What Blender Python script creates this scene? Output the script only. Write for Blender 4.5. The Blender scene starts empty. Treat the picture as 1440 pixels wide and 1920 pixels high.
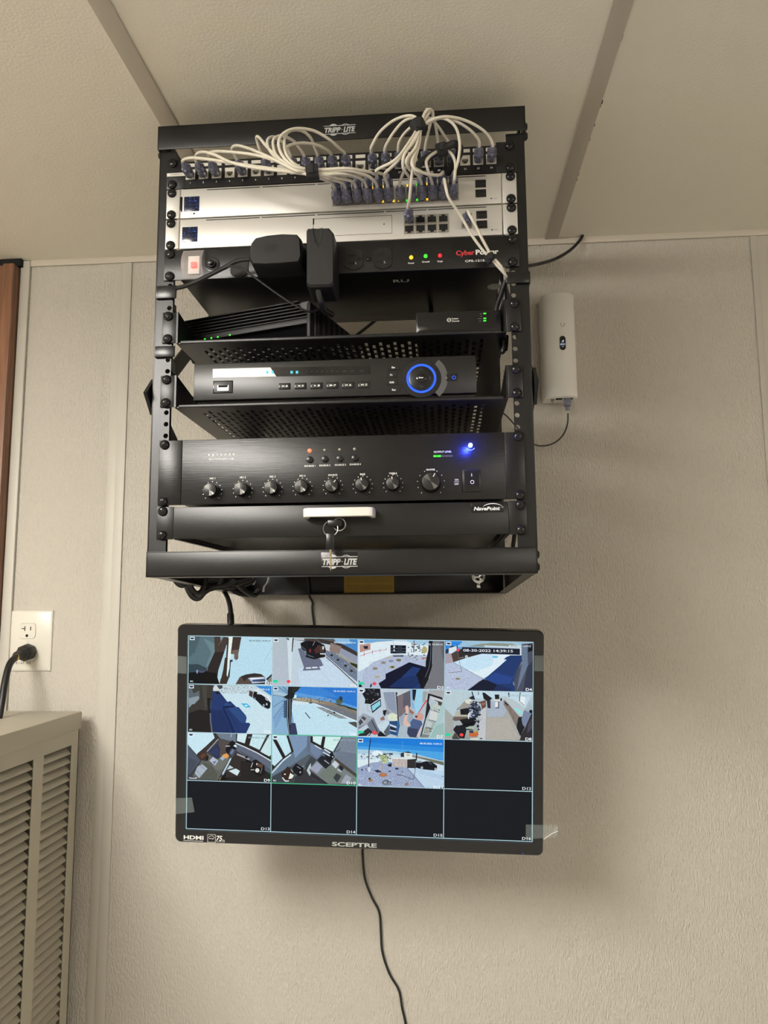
import bpy, bmesh, math, random
from mathutils import Vector, Matrix, Euler
random.seed(7)
S = 0.001
ZOFF = 1.75           # rack datum above the floor
scene = bpy.context.scene
COL = scene.collection

# ------------------------------------------------------------------ camera
CX, CY, CZ = 130.28, -945.2, -85.99
PIT, ROL, YAW, FPX = 0.1242, 0.0074, 0.0753, 1391.25
cam_d = bpy.data.cameras.new('camera'); cam = bpy.data.objects.new('camera', cam_d); COL.objects.link(cam)
RV = (Matrix.Rotation(YAW, 3, 'Z') @ Matrix.Rotation(PIT, 3, 'X') @ Matrix.Rotation(ROL, 3, 'Y'))   # local: x right, y forward, z up
B = Matrix(((1, 0, 0), (0, 0, -1), (0, 1, 0)))   # blender cam (x right, y up, -z forward) -> local
mw = (RV @ B).to_4x4(); mw.translation = Vector((CX*S, CY*S, CZ*S+ZOFF)); cam.matrix_world = mw
cam_d.sensor_fit = 'VERTICAL'; cam_d.sensor_height = 36.0; cam_d.lens = FPX/1920*36.0
cam_d.clip_start = 0.02; cam_d.clip_end = 50
scene.camera = cam
# ------------------------------------------------------------------ world, exposure
w = bpy.data.worlds.new('world'); scene.world = w; w.use_nodes = True
w.node_tree.nodes['Background'].inputs[0].default_value = (1.0, 0.93, 0.82, 1)
w.node_tree.nodes['Background'].inputs[1].default_value = 0.05
scene.view_settings.view_transform = 'Standard'; scene.view_settings.look = 'None'
scene.view_settings.exposure = 0.0; scene.view_settings.gamma = 1.0; scene.view_settings.use_curve_mapping = False
KEY_E, BACK_E = 42.0, 24.0      # emission strengths of the two ceiling fixtures

# ------------------------------------------------------------------ pixel -> place
def ray(px, py): return RV @ Vector(((px-720)/FPX, 1.0, (960-py)/FPX))
def P(px, py, y=0.0):                 # point on the plane at depth y (mm)
    d = ray(px, py); t = (y-CY)/d.y
    return Vector((CX+t*d.x, y, CZ+t*d.z))
def PX(px, py, x):                    # point on the plane at x
    d = ray(px, py); t = (x-CX)/d.x
    return Vector((x, CY+t*d.y, CZ+t*d.z))
MO = Vector((-0.26, 210.0, -284.67)); MR = (0.10702, 0.02273, 0.00428)
MM = Matrix.Rotation(MR[2], 3, 'Z') @ Matrix.Rotation(MR[0], 3, 'X') @ Matrix.Rotation(MR[1], 3, 'Y')
def mon(px, py):                      # point of the monitor's own face plane
    n = MM @ Vector((0, 1, 0)); d = ray(px, py); c = Vector((CX, CY, CZ))
    t = (MO-c).dot(n)/d.dot(n); l = MM.transposed() @ (c+t*d-MO); return l.x, l.z

# ------------------------------------------------------------------ colours and materials
def lin(c): return c/12.92 if c <= .04045 else ((c+.055)/1.055)**2.4
def hx(h): h = h.lstrip('#'); return tuple(lin(int(h[i:i+2], 16)/255) for i in (0, 2, 4))
def newmat(name):
    m = bpy.data.materials.new(name); m.use_nodes = True
    return m, m.node_tree, m.node_tree.nodes['Principled BSDF']
def mat(name, col, rough=.5, metal=0.0, bump=0.0, bscale=900, stretch=(1, 1, 1), var=0.0, trans=0.0, emis=0, ecol=None, ior=1.45, spec=.5, alpha=1, aniso=0.0, bdist=.0004):
    m, nt, b = newmat(name); c = hx(col) if isinstance(col, str) else col
    b.inputs['Base Color'].default_value = (*c, 1); b.inputs['Roughness'].default_value = rough
    b.inputs['Metallic'].default_value = metal; b.inputs['IOR'].default_value = ior
    b.inputs['Transmission Weight'].default_value = trans; b.inputs['Specular IOR Level'].default_value = spec
    b.inputs['Alpha'].default_value = alpha; b.inputs['Anisotropic'].default_value = aniso
    if emis:
        b.inputs['Emission Color'].default_value = (*(hx(ecol) if ecol else c), 1); b.inputs['Emission Strength'].default_value = emis
    if bump or var:
        tc = nt.nodes.new('ShaderNodeTexCoord'); mp = nt.nodes.new('ShaderNodeMapping'); n = nt.nodes.new('ShaderNodeTexNoise')
        mp.inputs['Scale'].default_value = stretch; n.inputs['Scale'].default_value = bscale; n.inputs['Detail'].default_value = 3
        nt.links.new(tc.outputs['Object'], mp.inputs['Vector']); nt.links.new(mp.outputs['Vector'], n.inputs['Vector'])
        if bump:
            bp = nt.nodes.new('ShaderNodeBump'); bp.inputs['Strength'].default_value = bump; bp.inputs['Distance'].default_value = bdist
            nt.links.new(n.outputs['Fac'], bp.inputs['Height']); nt.links.new(bp.outputs['Normal'], b.inputs['Normal'])
        if var:
            r = nt.nodes.new('ShaderNodeMapRange'); r.inputs['To Min'].default_value = 1-var; r.inputs['To Max'].default_value = 1+var
            r.inputs['From Min'].default_value = .3; r.inputs['From Max'].default_value = .7
            mx = nt.nodes.new('ShaderNodeVectorMath'); mx.operation = 'SCALE'; mx.inputs[0].default_value = c
            nt.links.new(n.outputs['Fac'], r.inputs['Value']); nt.links.new(r.outputs[0], mx.inputs['Scale']); nt.links.new(mx.outputs[0], b.inputs['Base Color'])
    return m
M = {}
M['powder'] = mat('black_powder_coat', (.006, .006, .0065), .33, bump=.22, bscale=1100, spec=.5)
M['blacksheet'] = mat('black_sheet_steel', (.006, .006, .007), .35, bump=.12, bscale=1500, spec=.5)
M['brushed'] = mat('black_brushed_panel', (.008, .008, .0085), .30, metal=.15, bump=.28, bscale=700, stretch=(.03, 1, 1.6), var=.3)
M['silver'] = mat('satin_aluminium', (.56, .545, .51), .42, metal=.4, bump=.12, bscale=1800)
M['silverdark'] = mat('grey_port_shield', (.30, .28, .24), .4, metal=.6)
M['galv'] = mat('galvanised_underside', (.16, .155, .145), .5, metal=.3)
M['plastic'] = mat('black_plastic', (.009, .009, .009), .48, bump=.3, bscale=1300, spec=.4)
M['plasticsm'] = mat('smooth_black_plastic', (.007, .007, .008), .28)
M['gloss'] = mat('glossy_black', (.008, .008, .009), .08)
M['hole'] = mat('dark_opening', (.003, .003, .003), .8)
M['white'] = mat('white_plastic', (.72, .69, .62), .4)
M['keystone'] = mat('white_jack_plastic', (.62, .59, .53), .45)
M['jackin'] = mat('jack_interior', (.10, .085, .05), .5)
M['cable'] = mat('off_white_cable_jacket', (.63, .59, .49), .42)
M['ccable'] = mat('black_cable_jacket', (.012, .012, .012), .42)
M['boot'] = mat('smoky_blue_boot', (.30, .31, .42), .22, trans=.6, ior=1.4)
M['plug'] = mat('clear_plug', (.50, .50, .56), .12, trans=.7, ior=1.4)
M['velcro'] = mat('black_hook_strap', (.017, .017, .018), .85, bump=.8, bscale=1500)
M['ink'] = mat('white_print', (.75, .75, .72), .5)
M['inkgrey'] = mat('grey_print', (.42, .43, .42), .45)
M['inkblack'] = mat('dark_print', (.05, .05, .05), .5)
M['inkred'] = mat('red_print', (.48, .03, .035), .5)
M['inkblue'] = mat('blue_print', (.08, .14, .45), .5)
M['chrome'] = mat('chrome', (.75, .76, .78), .18, metal=1)
M['brass'] = mat('brass', (.36, .29, .19), .3, metal=1)
M['handle'] = mat('cream_metal_handle', (.74, .72, .66), .35, metal=.15)
M['screw'] = mat('black_screw', (.012, .012, .012), .22, metal=.3)
M['yellow'] = mat('yellow_warning_label', (.42, .27, .04), .5)
M['cream'] = mat('cream_painted_steel', (.47, .435, .345), .38, bump=.1, bscale=500)
M['plate'] = mat('ivory_wall_plate', (.66, .635, .56), .3)
M['lte'] = mat('matt_white_housing', (.80, .78, .74), .45)
M['wood'] = mat('brown_wood', (.20, .095, .052), .4, bump=.2, bscale=120, stretch=(1, 1, .06), var=.3)
M['tape'] = mat('clear_film', (.55, .65, .65), .15, alpha=.16)
M['cover'] = mat('frosted_switch_cover', (.62, .56, .53), .35, alpha=.33)
def emi(name, col, s=1.0):
    return mat(name, (0.01, .01, .01), .4, emis=s, ecol=col)
M['eg'] = emi('green_led', '#38e830', 1.3); M['ey'] = emi('amber_led', '#ffc428', 1.5); M['er'] = emi('red_led', '#ff2030', 1.2)
M['eo'] = emi('orange_red_led', '#ff6a40', 2.2); M['ered'] = emi('red_neon_lamp', '#ff1810', 4.5); M['ec'] = emi('cyan_led', '#40d8f0', 1.0)
M['ebl'] = emi('blue_ring_light', '#0a5cff', 1.25); M['ebs'] = emi('blue_power_led', '#5a7cff', 60); M['ebd'] = emi('dim_blue_led', '#2038c8', .9)
M['eto'] = emi('touch_display', '#c8e4ff', .9)
# speckled blue status display
m, nt, b = newmat('blue_speckle_display'); M['speck'] = m
tc = nt.nodes.new('ShaderNodeTexCoord'); v = nt.nodes.new('ShaderNodeTexNoise'); v.inputs['Scale'].default_value = 420; v.inputs['Detail'].default_value = 2
cr = nt.nodes.new('ShaderNodeValToRGB'); cr.color_ramp.elements[0].position = .60; cr.color_ramp.elements[0].color = (.004, .006, .02, 1)
cr.color_ramp.elements[1].position = .72; cr.color_ramp.elements[1].color = (.04, .18, .8, 1)
nt.links.new(tc.outputs['Object'], v.inputs['Vector']); nt.links.new(v.outputs['Fac'], cr.inputs['Fac'])
nt.links.new(cr.outputs['Color'], b.inputs['Emission Color']); b.inputs['Emission Strength'].default_value = 1; b.inputs['Base Color'].default_value = (.003, .003, .006, 1); b.inputs['Roughness'].default_value = .15
# vinyl wall covering: vertical dashes pressed into a satin sheet
m, nt, b = newmat('textured_vinyl_wall'); M['wall'] = m
tc = nt.nodes.new('ShaderNodeTexCoord')
def nz(scale, st, det=2, rough=.5):
    mp = nt.nodes.new('ShaderNodeMapping'); mp.inputs['Scale'].default_value = st
    n = nt.nodes.new('ShaderNodeTexNoise'); n.inputs['Scale'].default_value = scale; n.inputs['Detail'].default_value = det; n.inputs['Roughness'].default_value = rough
    nt.links.new(tc.outputs['Object'], mp.inputs['Vector']); nt.links.new(mp.outputs['Vector'], n.inputs['Vector']); return n.outputs['Fac']
n1 = nz(330, (1, 1, .36)); n2 = nz(1100, (1, 1, .8), 1)
ad = nt.nodes.new('ShaderNodeMath'); ad.operation = 'MULTIPLY_ADD'; ad.inputs[1].default_value = .35
nt.links.new(n2, ad.inputs[0]); nt.links.new(n1, ad.inputs[2])
bp = nt.nodes.new('ShaderNodeBump'); bp.inputs['Strength'].default_value = .95; bp.inputs['Distance'].default_value = .0042
nt.links.new(ad.outputs[0], bp.inputs['Height']); nt.links.new(bp.outputs['Normal'], b.inputs['Normal'])
b.inputs['Base Color'].default_value = (.60, .56, .49, 1); b.inputs['Roughness'].default_value = .22; b.inputs['Specular IOR Level'].default_value = .42
M['ceil'] = mat('painted_ceiling_board', (.82, .775, .665), .6, bump=.55, bscale=260, bdist=.0007, spec=.3)
M['trim'] = mat('beige_vinyl_batten', (.54, .49, .41), .45)
M['trimw'] = mat('pale_wall_batten', (.50, .475, .415), .45)
M['floor'] = mat('vinyl_floor', (.46, .44, .41), .5, var=.15, bscale=30)
M['plainwall'] = mat('painted_wall', (.66, .63, .57), .6, bump=.2, bscale=200)
M['lampem'] = mat('lit_diffuser', (.8, .8, .8), .5, emis=1, ecol='#ffffff')
# amplifying vertex-colour picture material for the display
m = bpy.data.materials.new('display_picture'); m.use_nodes = True; nt = m.node_tree; b = nt.nodes['Principled BSDF']; M['pic'] = m
at = nt.nodes.new('ShaderNodeVertexColor'); at.layer_name = 'Col'
tc = nt.nodes.new('ShaderNodeTexCoord'); n = nt.nodes.new('ShaderNodeTexNoise'); n.inputs['Scale'].default_value = 620; n.inputs['Detail'].default_value = 2
r = nt.nodes.new('ShaderNodeMapRange'); r.inputs['From Min'].default_value = .3; r.inputs['From Max'].default_value = .7; r.inputs['To Min'].default_value = .90; r.inputs['To Max'].default_value = 1.07
mx = nt.nodes.new('ShaderNodeVectorMath'); mx.operation = 'SCALE'
nt.links.new(tc.outputs['Object'], n.inputs['Vector']); nt.links.new(n.outputs['Fac'], r.inputs['Value']); nt.links.new(at.outputs['Color'], mx.inputs[0]); nt.links.new(r.outputs[0], mx.inputs['Scale'])
nt.links.new(mx.outputs[0], b.inputs['Emission Color']); b.inputs['Emission Strength'].default_value = 1.0
b.inputs['Base Color'].default_value = (.004, .004, .005, 1); b.inputs['Roughness'].default_value = .12; b.inputs['Specular IOR Level'].default_value = .07

# ------------------------------------------------------------------ mesh builder (mm)
TXT = {}
def glyphs(s, bold, shear):
    k = (s, bold, shear)
    if k not in TXT:
        c = bpy.data.curves.new('t', 'FONT'); c.body = s; c.size = 1; c.align_x = 'CENTER'; c.align_y = 'BOTTOM_BASELINE' if False else 'TOP_BASELINE'
        c.offset = bold; c.shear = shear; c.resolution_u = 3; c.fill_mode = 'FRONT'
        o = bpy.data.objects.new('t', c); me = bpy.data.meshes.new_from_object(o)
        vs = [tuple(v.co) for v in me.vertices]; fs = [tuple(p.vertices) for p in me.polygons]
        bpy.data.objects.remove(o); bpy.data.curves.remove(c); bpy.data.meshes.remove(me)
        TXT[k] = (vs, fs)
    return TXT[k]
def catmull(pts, n=8):
    if len(pts) < 3: return pts
    q = [2*pts[0]-pts[1]]+list(pts)+[2*pts[-1]-pts[-2]]; out = []
    for i in range(1, len(q)-2):
        a, b_, c, d = q[i-1], q[i], q[i+1], q[i+2]
        for k in range(n):
            t = k/n; out.append(.5*((2*b_)+(c-a)*t+(2*a-5*b_+4*c-d)*t*t+(3*b_-a-3*c+d)*t**3))
    out.append(q[-2]); return out
class MB:
    def __init__(s): s.v = []; s.f = []; s.c = []
    def add(s, vs, fs, col=None):
        o = len(s.v); s.v += [tuple(x) for x in vs]; s.f += [tuple(i+o for i in f) for f in fs]
        if col is not None: s.c += [col]*len(fs)
        return s
    def box(s, x0, x1, y0, y1, z0, z1, bev=0, seg=2, rot=None, c=None):
        bm = bmesh.new(); bmesh.ops.create_cube(bm, size=1)
        bmesh.ops.scale(bm, vec=(x1-x0, y1-y0, z1-z0), verts=bm.verts)
        if bev: bmesh.ops.bevel(bm, geom=bm.edges[:], offset=bev, segments=seg, affect='EDGES', profile=.5)
        ctr = Vector(((x0+x1)/2, (y0+y1)/2, (z0+z1)/2))
        for v in bm.verts:
            if rot is not None: v.co = rot @ v.co
            v.co += ctr
        bm.verts.index_update(); s.add([v.co for v in bm.verts], [[v.index for v in f.verts] for f in bm.faces]); bm.free(); return s
    def cyl(s, p0, p1, r0, r1=None, seg=16, cap=True):
        r1 = r0 if r1 is None else r1; p0 = Vector(p0); p1 = Vector(p1); d = (p1-p0).normalized()
        u = d.orthogonal().normalized(); w_ = d.cross(u); vs = []; 
        for p, r_ in ((p0, r0), (p1, r1)):
            for k in range(seg): a = 2*math.pi*k/seg; vs.append(p+r_*(math.cos(a)*u+math.sin(a)*w_))
        fs = [(k, (k+1) % seg, seg+(k+1) % seg, seg+k) for k in range(seg)]
        if cap: fs += [tuple(reversed(range(seg))), tuple(range(seg, 2*seg))]
        return s.add(vs, fs)
    def lathe(s, ctr, axis, prof, seg=20):      # prof: (distance along axis, radius)
        d = Vector(axis).normalized(); u = d.orthogonal().normalized(); w_ = d.cross(u); vs = []; ctr = Vector(ctr)
        for h, r_ in prof:
            for k in range(seg): a = 2*math.pi*k/seg; vs.append(ctr+d*h+r_*(math.cos(a)*u+math.sin(a)*w_))
        n = len(prof); fs = [(j*seg+k, j*seg+(k+1) % seg, (j+1)*seg+(k+1) % seg, (j+1)*seg+k) for j in range(n-1) for k in range(seg)]
        fs += [tuple(reversed(range(seg))), tuple(range((n-1)*seg, n*seg))]
        return s.add(vs, fs)
    def tube(s, pts, r, seg=8, n=7, flat=None):
        pts = catmull([Vector(p) for p in pts], n); t0 = (pts[1]-pts[0]).normalized(); u = t0.orthogonal().normalized(); vs = []
        for i, p in enumerate(pts):
            t = (pts[min(i+1, len(pts)-1)]-pts[max(i-1, 0)]).normalized(); u = (u-t*u.dot(t)).normalized(); w_ = t.cross(u)
            for k in range(seg):
                a = 2*math.pi*k/seg; vs.append(p+r*math.cos(a)*u+(flat or r)*math.sin(a)*w_)
        m_ = len(pts); fs = [(j*seg+k, j*seg+(k+1) % seg, (j+1)*seg+(k+1) % seg, (j+1)*seg+k) for j in range(m_-1) for k in range(seg)]
        fs += [tuple(reversed(range(seg))), tuple(range((m_-1)*seg, m_*seg))]
        return s.add(vs, fs)
    def prism(s, pts, y0, y1):                  # outline in x,z (counter-clockwise seen from -y), y0 is the front
        n = len(pts); vs = [(x, y0, z) for x, z in pts]+[(x, y1, z) for x, z in pts]
        fs = [tuple(range(n)), tuple(reversed(range(n, 2*n)))]+[(i, n+i, n+(i+1) % n, (i+1) % n) for i in range(n)]
        return s.add(vs, fs)
    def flat(s, pts, y, col=None): return s.add([(x, y, z) for x, z in pts], [tuple(range(len(pts)))], col)
    def ring(s, x, z, y, r0, r1, seg=28, a0=0, a1=360, depth=0, col=None):
        vs = []; full = abs(a1-a0) >= 360; n = seg if full else seg+1
        for k in range(n):
            a = math.radians(a0+(a1-a0)*k/seg)
            vs += [(x+r0*math.cos(a), y, z+r0*math.sin(a)), (x+r1*math.cos(a), y, z+r1*math.sin(a))]
        fs = [(2*k, 2*k+1, 2*((k+1) % n)+1, 2*((k+1) % n)) for k in range(seg)]
        return s.add(vs, fs, col)
    def rect(s, x0, x1, z0, z1, y, col=None): return s.flat([(x0, z0), (x1, z0), (x1, z1), (x0, z1)], y, col)
    def disc(s, x, z, y, r, seg=16, col=None): return s.flat([(x+r*math.cos(2*math.pi*k/seg), z+r*math.sin(2*math.pi*k/seg)) for k in range(seg)], y, col)
    def text(s, t, x, z, y, h, w=None, bold=0.0, shear=0.0, align='C', fx=None, col=None):   # h = cap height; z = middle
        vs, fs = glyphs(t, bold, shear); k = h/.73; xs = [v[0] for v in vs]; a, b_ = min(xs), max(xs); kx = k if w is None else w/(b_-a)
        off = {'C': (a+b_)/2, 'L': a, 'R': b_}[align]
        s.add([(x+(v[0]-off)*kx, y, z-h/2+v[1]*k) if fx is None else fx((v[0]-off)*kx, -h/2+v[1]*k) for v in vs], fs, col); return s
    def hollow(s, x0, x1, z0, z1, cx, cz, r, y, th, seg=16):   # sheet cell with a round hole
        o = []; i = []
        for k in range(seg):
            a = 2*math.pi*(k+.5)/seg; ca, sa = math.cos(a), math.sin(a)
            tx = ((x1-cx) if ca > 0 else (x0-cx))/ca if abs(ca) > 1e-6 else 1e9
            tz = ((z1-cz) if sa > 0 else (z0-cz))/sa if abs(sa) > 1e-6 else 1e9
            t = min(tx, tz); o.append((cx+t*ca, cz+t*sa)); i.append((cx+r*ca, cz+r*sa))
        crn = [(x1, z1), (x0, z1), (x0, z0), (x1, z0)]
        vs = [(a, y, b_) for a, b_ in o]+[(a, y, b_) for a, b_ in i]+[(a, y+th, b_) for a, b_ in i]+[(a, y, b_) for a, b_ in crn]
        fs = []
        for k in range(seg):
            k2 = (k+1) % seg; fs.append((k, seg+k, seg+k2, k2)[::-1]); fs.append((seg+k, 2*seg+k, 2*seg+k2, seg+k2))
            p, q = o[k], o[k2]
            if abs(p[0]-q[0]) > 1e-6 and abs(p[1]-q[1]) > 1e-6:
                cc = min(range(4), key=lambda j: (crn[j][0]-(p[0]+q[0])/2)**2+(crn[j][1]-(p[1]+q[1])/2)**2); fs.append((k, k2, 3*seg+cc))
        return s.add(vs, fs)
    def mesh(s, name, m, org=(0, 0, 0), sharp=35):
        me = bpy.data.meshes.new(name); ox, oy, oz = org
        me.from_pydata([((x-ox)*S, (y-oy)*S, (z-oz)*S) for x, y, z in s.v], [], s.f); me.materials.append(M[m] if isinstance(m, str) else m)
        if s.c:
            ca = me.color_attributes.new('Col', 'FLOAT_COLOR', 'CORNER'); li = 0
            for p, c in zip(me.polygons, s.c):
                cs = c if isinstance(c[0], tuple) else [c]*len(p.vertices)
                for j, l in enumerate(p.loop_indices): ca.data[l].color = (*cs[j % len(cs)], 1)
        me.polygons.foreach_set('use_smooth', [True]*len(me.polygons)); me.set_sharp_from_angle(angle=math.radians(sharp)); me.update(); return me
ORG = {}
def setp(o, label=None, cat=None, group=None, kind=None):
    for k, v_ in (('label', label), ('category', cat), ('group', group), ('kind', kind)):
        if v_: o[k] = v_
def thing(name, label, cat, org, rot=None, group=None, kind=None):
    o = bpy.data.objects.new(name, None); COL.objects.link(o); o.empty_display_size = .02
    o.location = (org[0]*S, org[1]*S, org[2]*S+ZOFF)
    if rot is not None: o.rotation_mode = 'QUATERNION'; o.rotation_quaternion = rot.to_quaternion(); ORG[o.name] = (0, 0, 0)
    else: ORG[o.name] = tuple(org)
    setp(o, label, cat, group, kind); return o
def part(mb, name, m, parent, label=None, kind=None, sharp=35):
    r = parent
    while r.parent: r = r.parent
    o = bpy.data.objects.new(name, mb.mesh(name, m, ORG[r.name], sharp)); COL.objects.link(o); o.parent = parent; setp(o, label, kind=kind); return o
def solo(mb, name, m, label=None, cat=None, group=None, kind=None):
    n = len(mb.v); c = [(min(v_[i] for v_ in mb.v)+max(v_[i] for v_ in mb.v))/2 for i in range(3)]; c[2] = min(v_[2] for v_ in mb.v)
    o = bpy.data.objects.new(name, mb.mesh(name, m, c)); COL.objects.link(o); o.location = (c[0]*S, c[1]*S, c[2]*S+ZOFF)
    setp(o, label, cat, group, kind); return o
def inst(me, name, parent, p, label=None):
    r = parent
    while r.parent: r = r.parent
    g = ORG[r.name]; o = bpy.data.objects.new(name, me); COL.objects.link(o); o.parent = parent
    o.location = ((p[0]-g[0])*S, (p[1]-g[1])*S, (p[2]-g[2])*S); setp(o, label); return o
def UZ(k): return (12.5-k)*44.45

# ------------------------------------------------------------------ room
WY = 455.0; CEI = 624.0; XL = -2300.0; XC = -722.0; XR = 2600.0; YF = -4300.0; FL = -1750.0
def plane_box(n, a, m): return solo(MB().box(*a), n, m, kind='structure')
plane_box('floor', (XL-60, XR+60, YF-60, WY+60, FL-60, FL), 'floor')
plane_box('ceiling', (XL-60, XR+60, YF-60, WY+60, CEI, CEI+60), 'ceil')
plane_box('wall_back', (XL-60, XR+60, WY, WY+60, FL, CEI), 'wall')
plane_box('wall_left', (XL-60, XL, YF, WY, FL, CEI), 'plainwall')
plane_box('wall_right', (XR, XR+60, YF, WY, FL, CEI), 'plainwall')
plane_box('wall_front', (XL, XR, YF-60, YF, FL, CEI), 'plainwall')
ti = [0]
def trim(a, m='trim', bev=0.8):
    ti[0] += 1; return solo(MB().box(*a, bev=bev), 'trim_%d' % ti[0], m, kind='structure')
trim((XC+20, XR, WY-5, WY, CEI-13, CEI)); trim((XL, XC-10, WY-5, WY, CEI-13, CEI))                       # strip along the top of the wall
xl = P(249, 490, WY).x; xr = P(1405, 442, WY).x
b1 = MB().box(xl-19, xl, WY-3, WY, FL, CEI-13, bev=.8).box(xl-36, xl-19, WY-1.4, WY, FL, CEI-13, bev=.5)
ti[0] += 1; solo(b1, 'trim_%d' % ti[0], 'trimw', kind='structure')
b1 = MB().box(xr, xr+12, WY-3, WY, FL, CEI-13, bev=.8).box(xr+12, xr+36, WY-1.4, WY, FL, CEI-13, bev=.5)
ti[0] += 1; solo(b1, 'trim_%d' % ti[0], 'trimw', kind='structure')
trim((XC, XC+20, WY-7, WY, FL, CEI-1), 'trimw', 2)            # edge batten beside the timber door frame
def cplane(px, py):
    d = ray(px, py); t = (CEI-CZ)/d.z; return CX+t*d.x
c1a, c1b = cplane(166, 0), cplane(207, 0); c2a, c2b = cplane(1148, 0), cplane(1188, 0)
for a, b_ in ((c1a, c1b), (c2a, c2b)): trim((a, b_, YF, WY-5, CEI-3.5, CEI))
cw = c2b-c1b
trim((c2b+cw-(c2b-c2a), c2b+cw, YF, WY-5, CEI-3.5, CEI))
# chipped paint along the right batten
mbc = MB()
for k in range(16):
    yy = random.uniform(-420, 400); L_ = random.uniform(2, 9); mbc.box(c2b-1, c2b+random.uniform(.8, 2.2), yy, yy+L_, CEI-1.2, CEI-.05)
o = solo(mbc, 'trim_%d' % (ti[0]+1), 'inkblack', kind='structure'); ti[0] += 1
# timber door frame and door on the back wall, left of the batten
for nm_, a_ in (('trim', (XC-95, XC-1, WY-22, WY, FL, CEI-16)), ('trim', (XC-1055, XC-960, WY-22, WY, FL, CEI-16)), ('trim', (XC-960, XC-95, WY-22, WY, CEI-110, CEI-16)), ('trim', (XC-24, XC-1, WY-30, WY-20, FL, CEI-16))):
    trim(a_, 'wood', 2.5)
trim((XC-40, XC+6, WY-16, WY-4, CEI-16, CEI-.5), 'hole', 0)  # black block painted in as shade of the gap between frame and ceiling
dm = MB().box(XC-958, XC-97, WY-14, WY, FL+8, CEI-112, bev=1); dr = solo(dm, 'door_1', 'wood', kind='structure')
ORG[dr.name] = (((XC-958)+(XC-97))/2, WY-7, FL+8)
for z_a, z_b in ((FL+150, FL+900), (FL+1050, CEI-230)): part(MB().box(XC-840, XC-215, WY-20, WY-13, z_a, z_b, bev=5), 'raised_panel', 'wood', dr)
part(MB().lathe((XC-900, WY-14, FL+1000), (0, -1, 0), [(0, 26), (6, 25), (8, 11), (35, 11), (42, 24), (60, 27), (68, 18), (70, 1)], 20), 'door_knob', 'brass', dr)
trim((XC+20, XR, WY-12, WY, FL, FL+90), 'trimw', 2)
# ceiling fixtures: flush wrap-around diffusers
def fixture(cx, cy, sx, sy, e, label):
    t = thing('ceiling_light', label, 'light fixture', (cx, cy, CEI-95))
    part(MB().box(cx-sx/2-12, cx+sx/2+12, cy-sy/2-12, cy+sy/2+12, CEI-12, CEI, bev=2), 'housing', 'white', t)
    m_ = mat('lit_diffuser_%d' % int(abs(cx)), (.8, .8, .8), .5, emis=e, ecol='#fffaf2')
    part(MB().box(cx-sx/2, cx+sx/2, cy-sy/2, cy+sy/2, CEI-95, CEI-12, bev=10), 'diffuser', m_, t)
fixture(-830, -1260, 480, 950, KEY_E, 'lit ceiling light nearest the rack, in front of it to the left')
fixture(1900, -2900, 320, 1200, BACK_E, 'lit ceiling light at the far right end of the room')

# ------------------------------------------------------------------ shared small meshes
scr = MB().lathe((0, 0, 0), (0, -1, 0), [(0, 6.4), (.8, 6.5), (2.4, 5.8), (3.6, 4.0), (4.1, 1.6), (4.1, .1)], 18)
scr_mesh = scr.mesh('screw', 'screw', sharp=50)
mbx = MB().box(-3.0, 3.0, -4.5, -4.0, -.55, .55).box(-.55, .55, -4.5, -4.0, -3.0, 3.0)
cross_mesh = mbx.mesh('cross_recess', 'hole')
def screws(parent, pts, y):
    for x, z in pts:
        o = inst(scr_mesh, 'screw', parent, (x, y, z)); c = bpy.data.objects.new('cross_recess', cross_mesh); COL.objects.link(c); c.parent = o
        c.rotation_euler = (0, random.uniform(0, 1.5), 0)
def earscrews(parent, k, y=-2.5, n=1):
    z1 = UZ(k)+15.875; z0 = UZ(k+n-1)-15.875
    screws(parent, [(sx*232.5, z) for sx in (-1, 1) for z in (z1, z0)], y)

# ------------------------------------------------------------------ wall rack
rk = thing('wall_rack', 'black open-frame wall-mounted equipment rack holding all the devices', 'rack', (0, WY, -67))
for sx in (-1, 1):
    f = MB(); xa, xb = sorted((sx*251, sx*228)); zb = 0
    cells = [(UZ(k)+d*15.875) for k in range(12, 0, -1) for d in (-1, 0, 1)]
    bd = [-20]+[(cells[i]+cells[i+1])/2 for i in range(35)]+[546]
    for i, c in enumerate(cells): f.hollow(xa, xb, bd[i], bd[i+1], sx*232.5, c, 3.3, 0, 2.2)
    f.box(min(sx*253, sx*250.5), max(sx*253, sx*250.5), 0, 60, -20, 546, bev=.6)
    f.box(min(sx*253, sx*248), max(sx*253, sx*248), 57, 60, -20, 546)
    part(f, 'rail', 'powder', rk)
def bar(z0, z1, nm, xw, low=True):
    f = MB().box(-xw, xw, -6, -4, z0, z1, bev=.8).box(-xw, xw, -6, 34, z1-2, z1, bev=.6)
    if low: f.box(-xw, xw, -6, 34, z0, z0+2, bev=.6)
    f.box(-xw, -xw+2, -6, 34, z0, z1, bev=.6).box(xw-2, xw, -6, 34, z0, z1, bev=.6)
    return part(f, nm, 'powder', rk)
tb = bar(547, 582, 'crossbar', 254.5, False); bb = bar(-48.5, -15.5, 'crossbar', 251.5)
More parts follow.
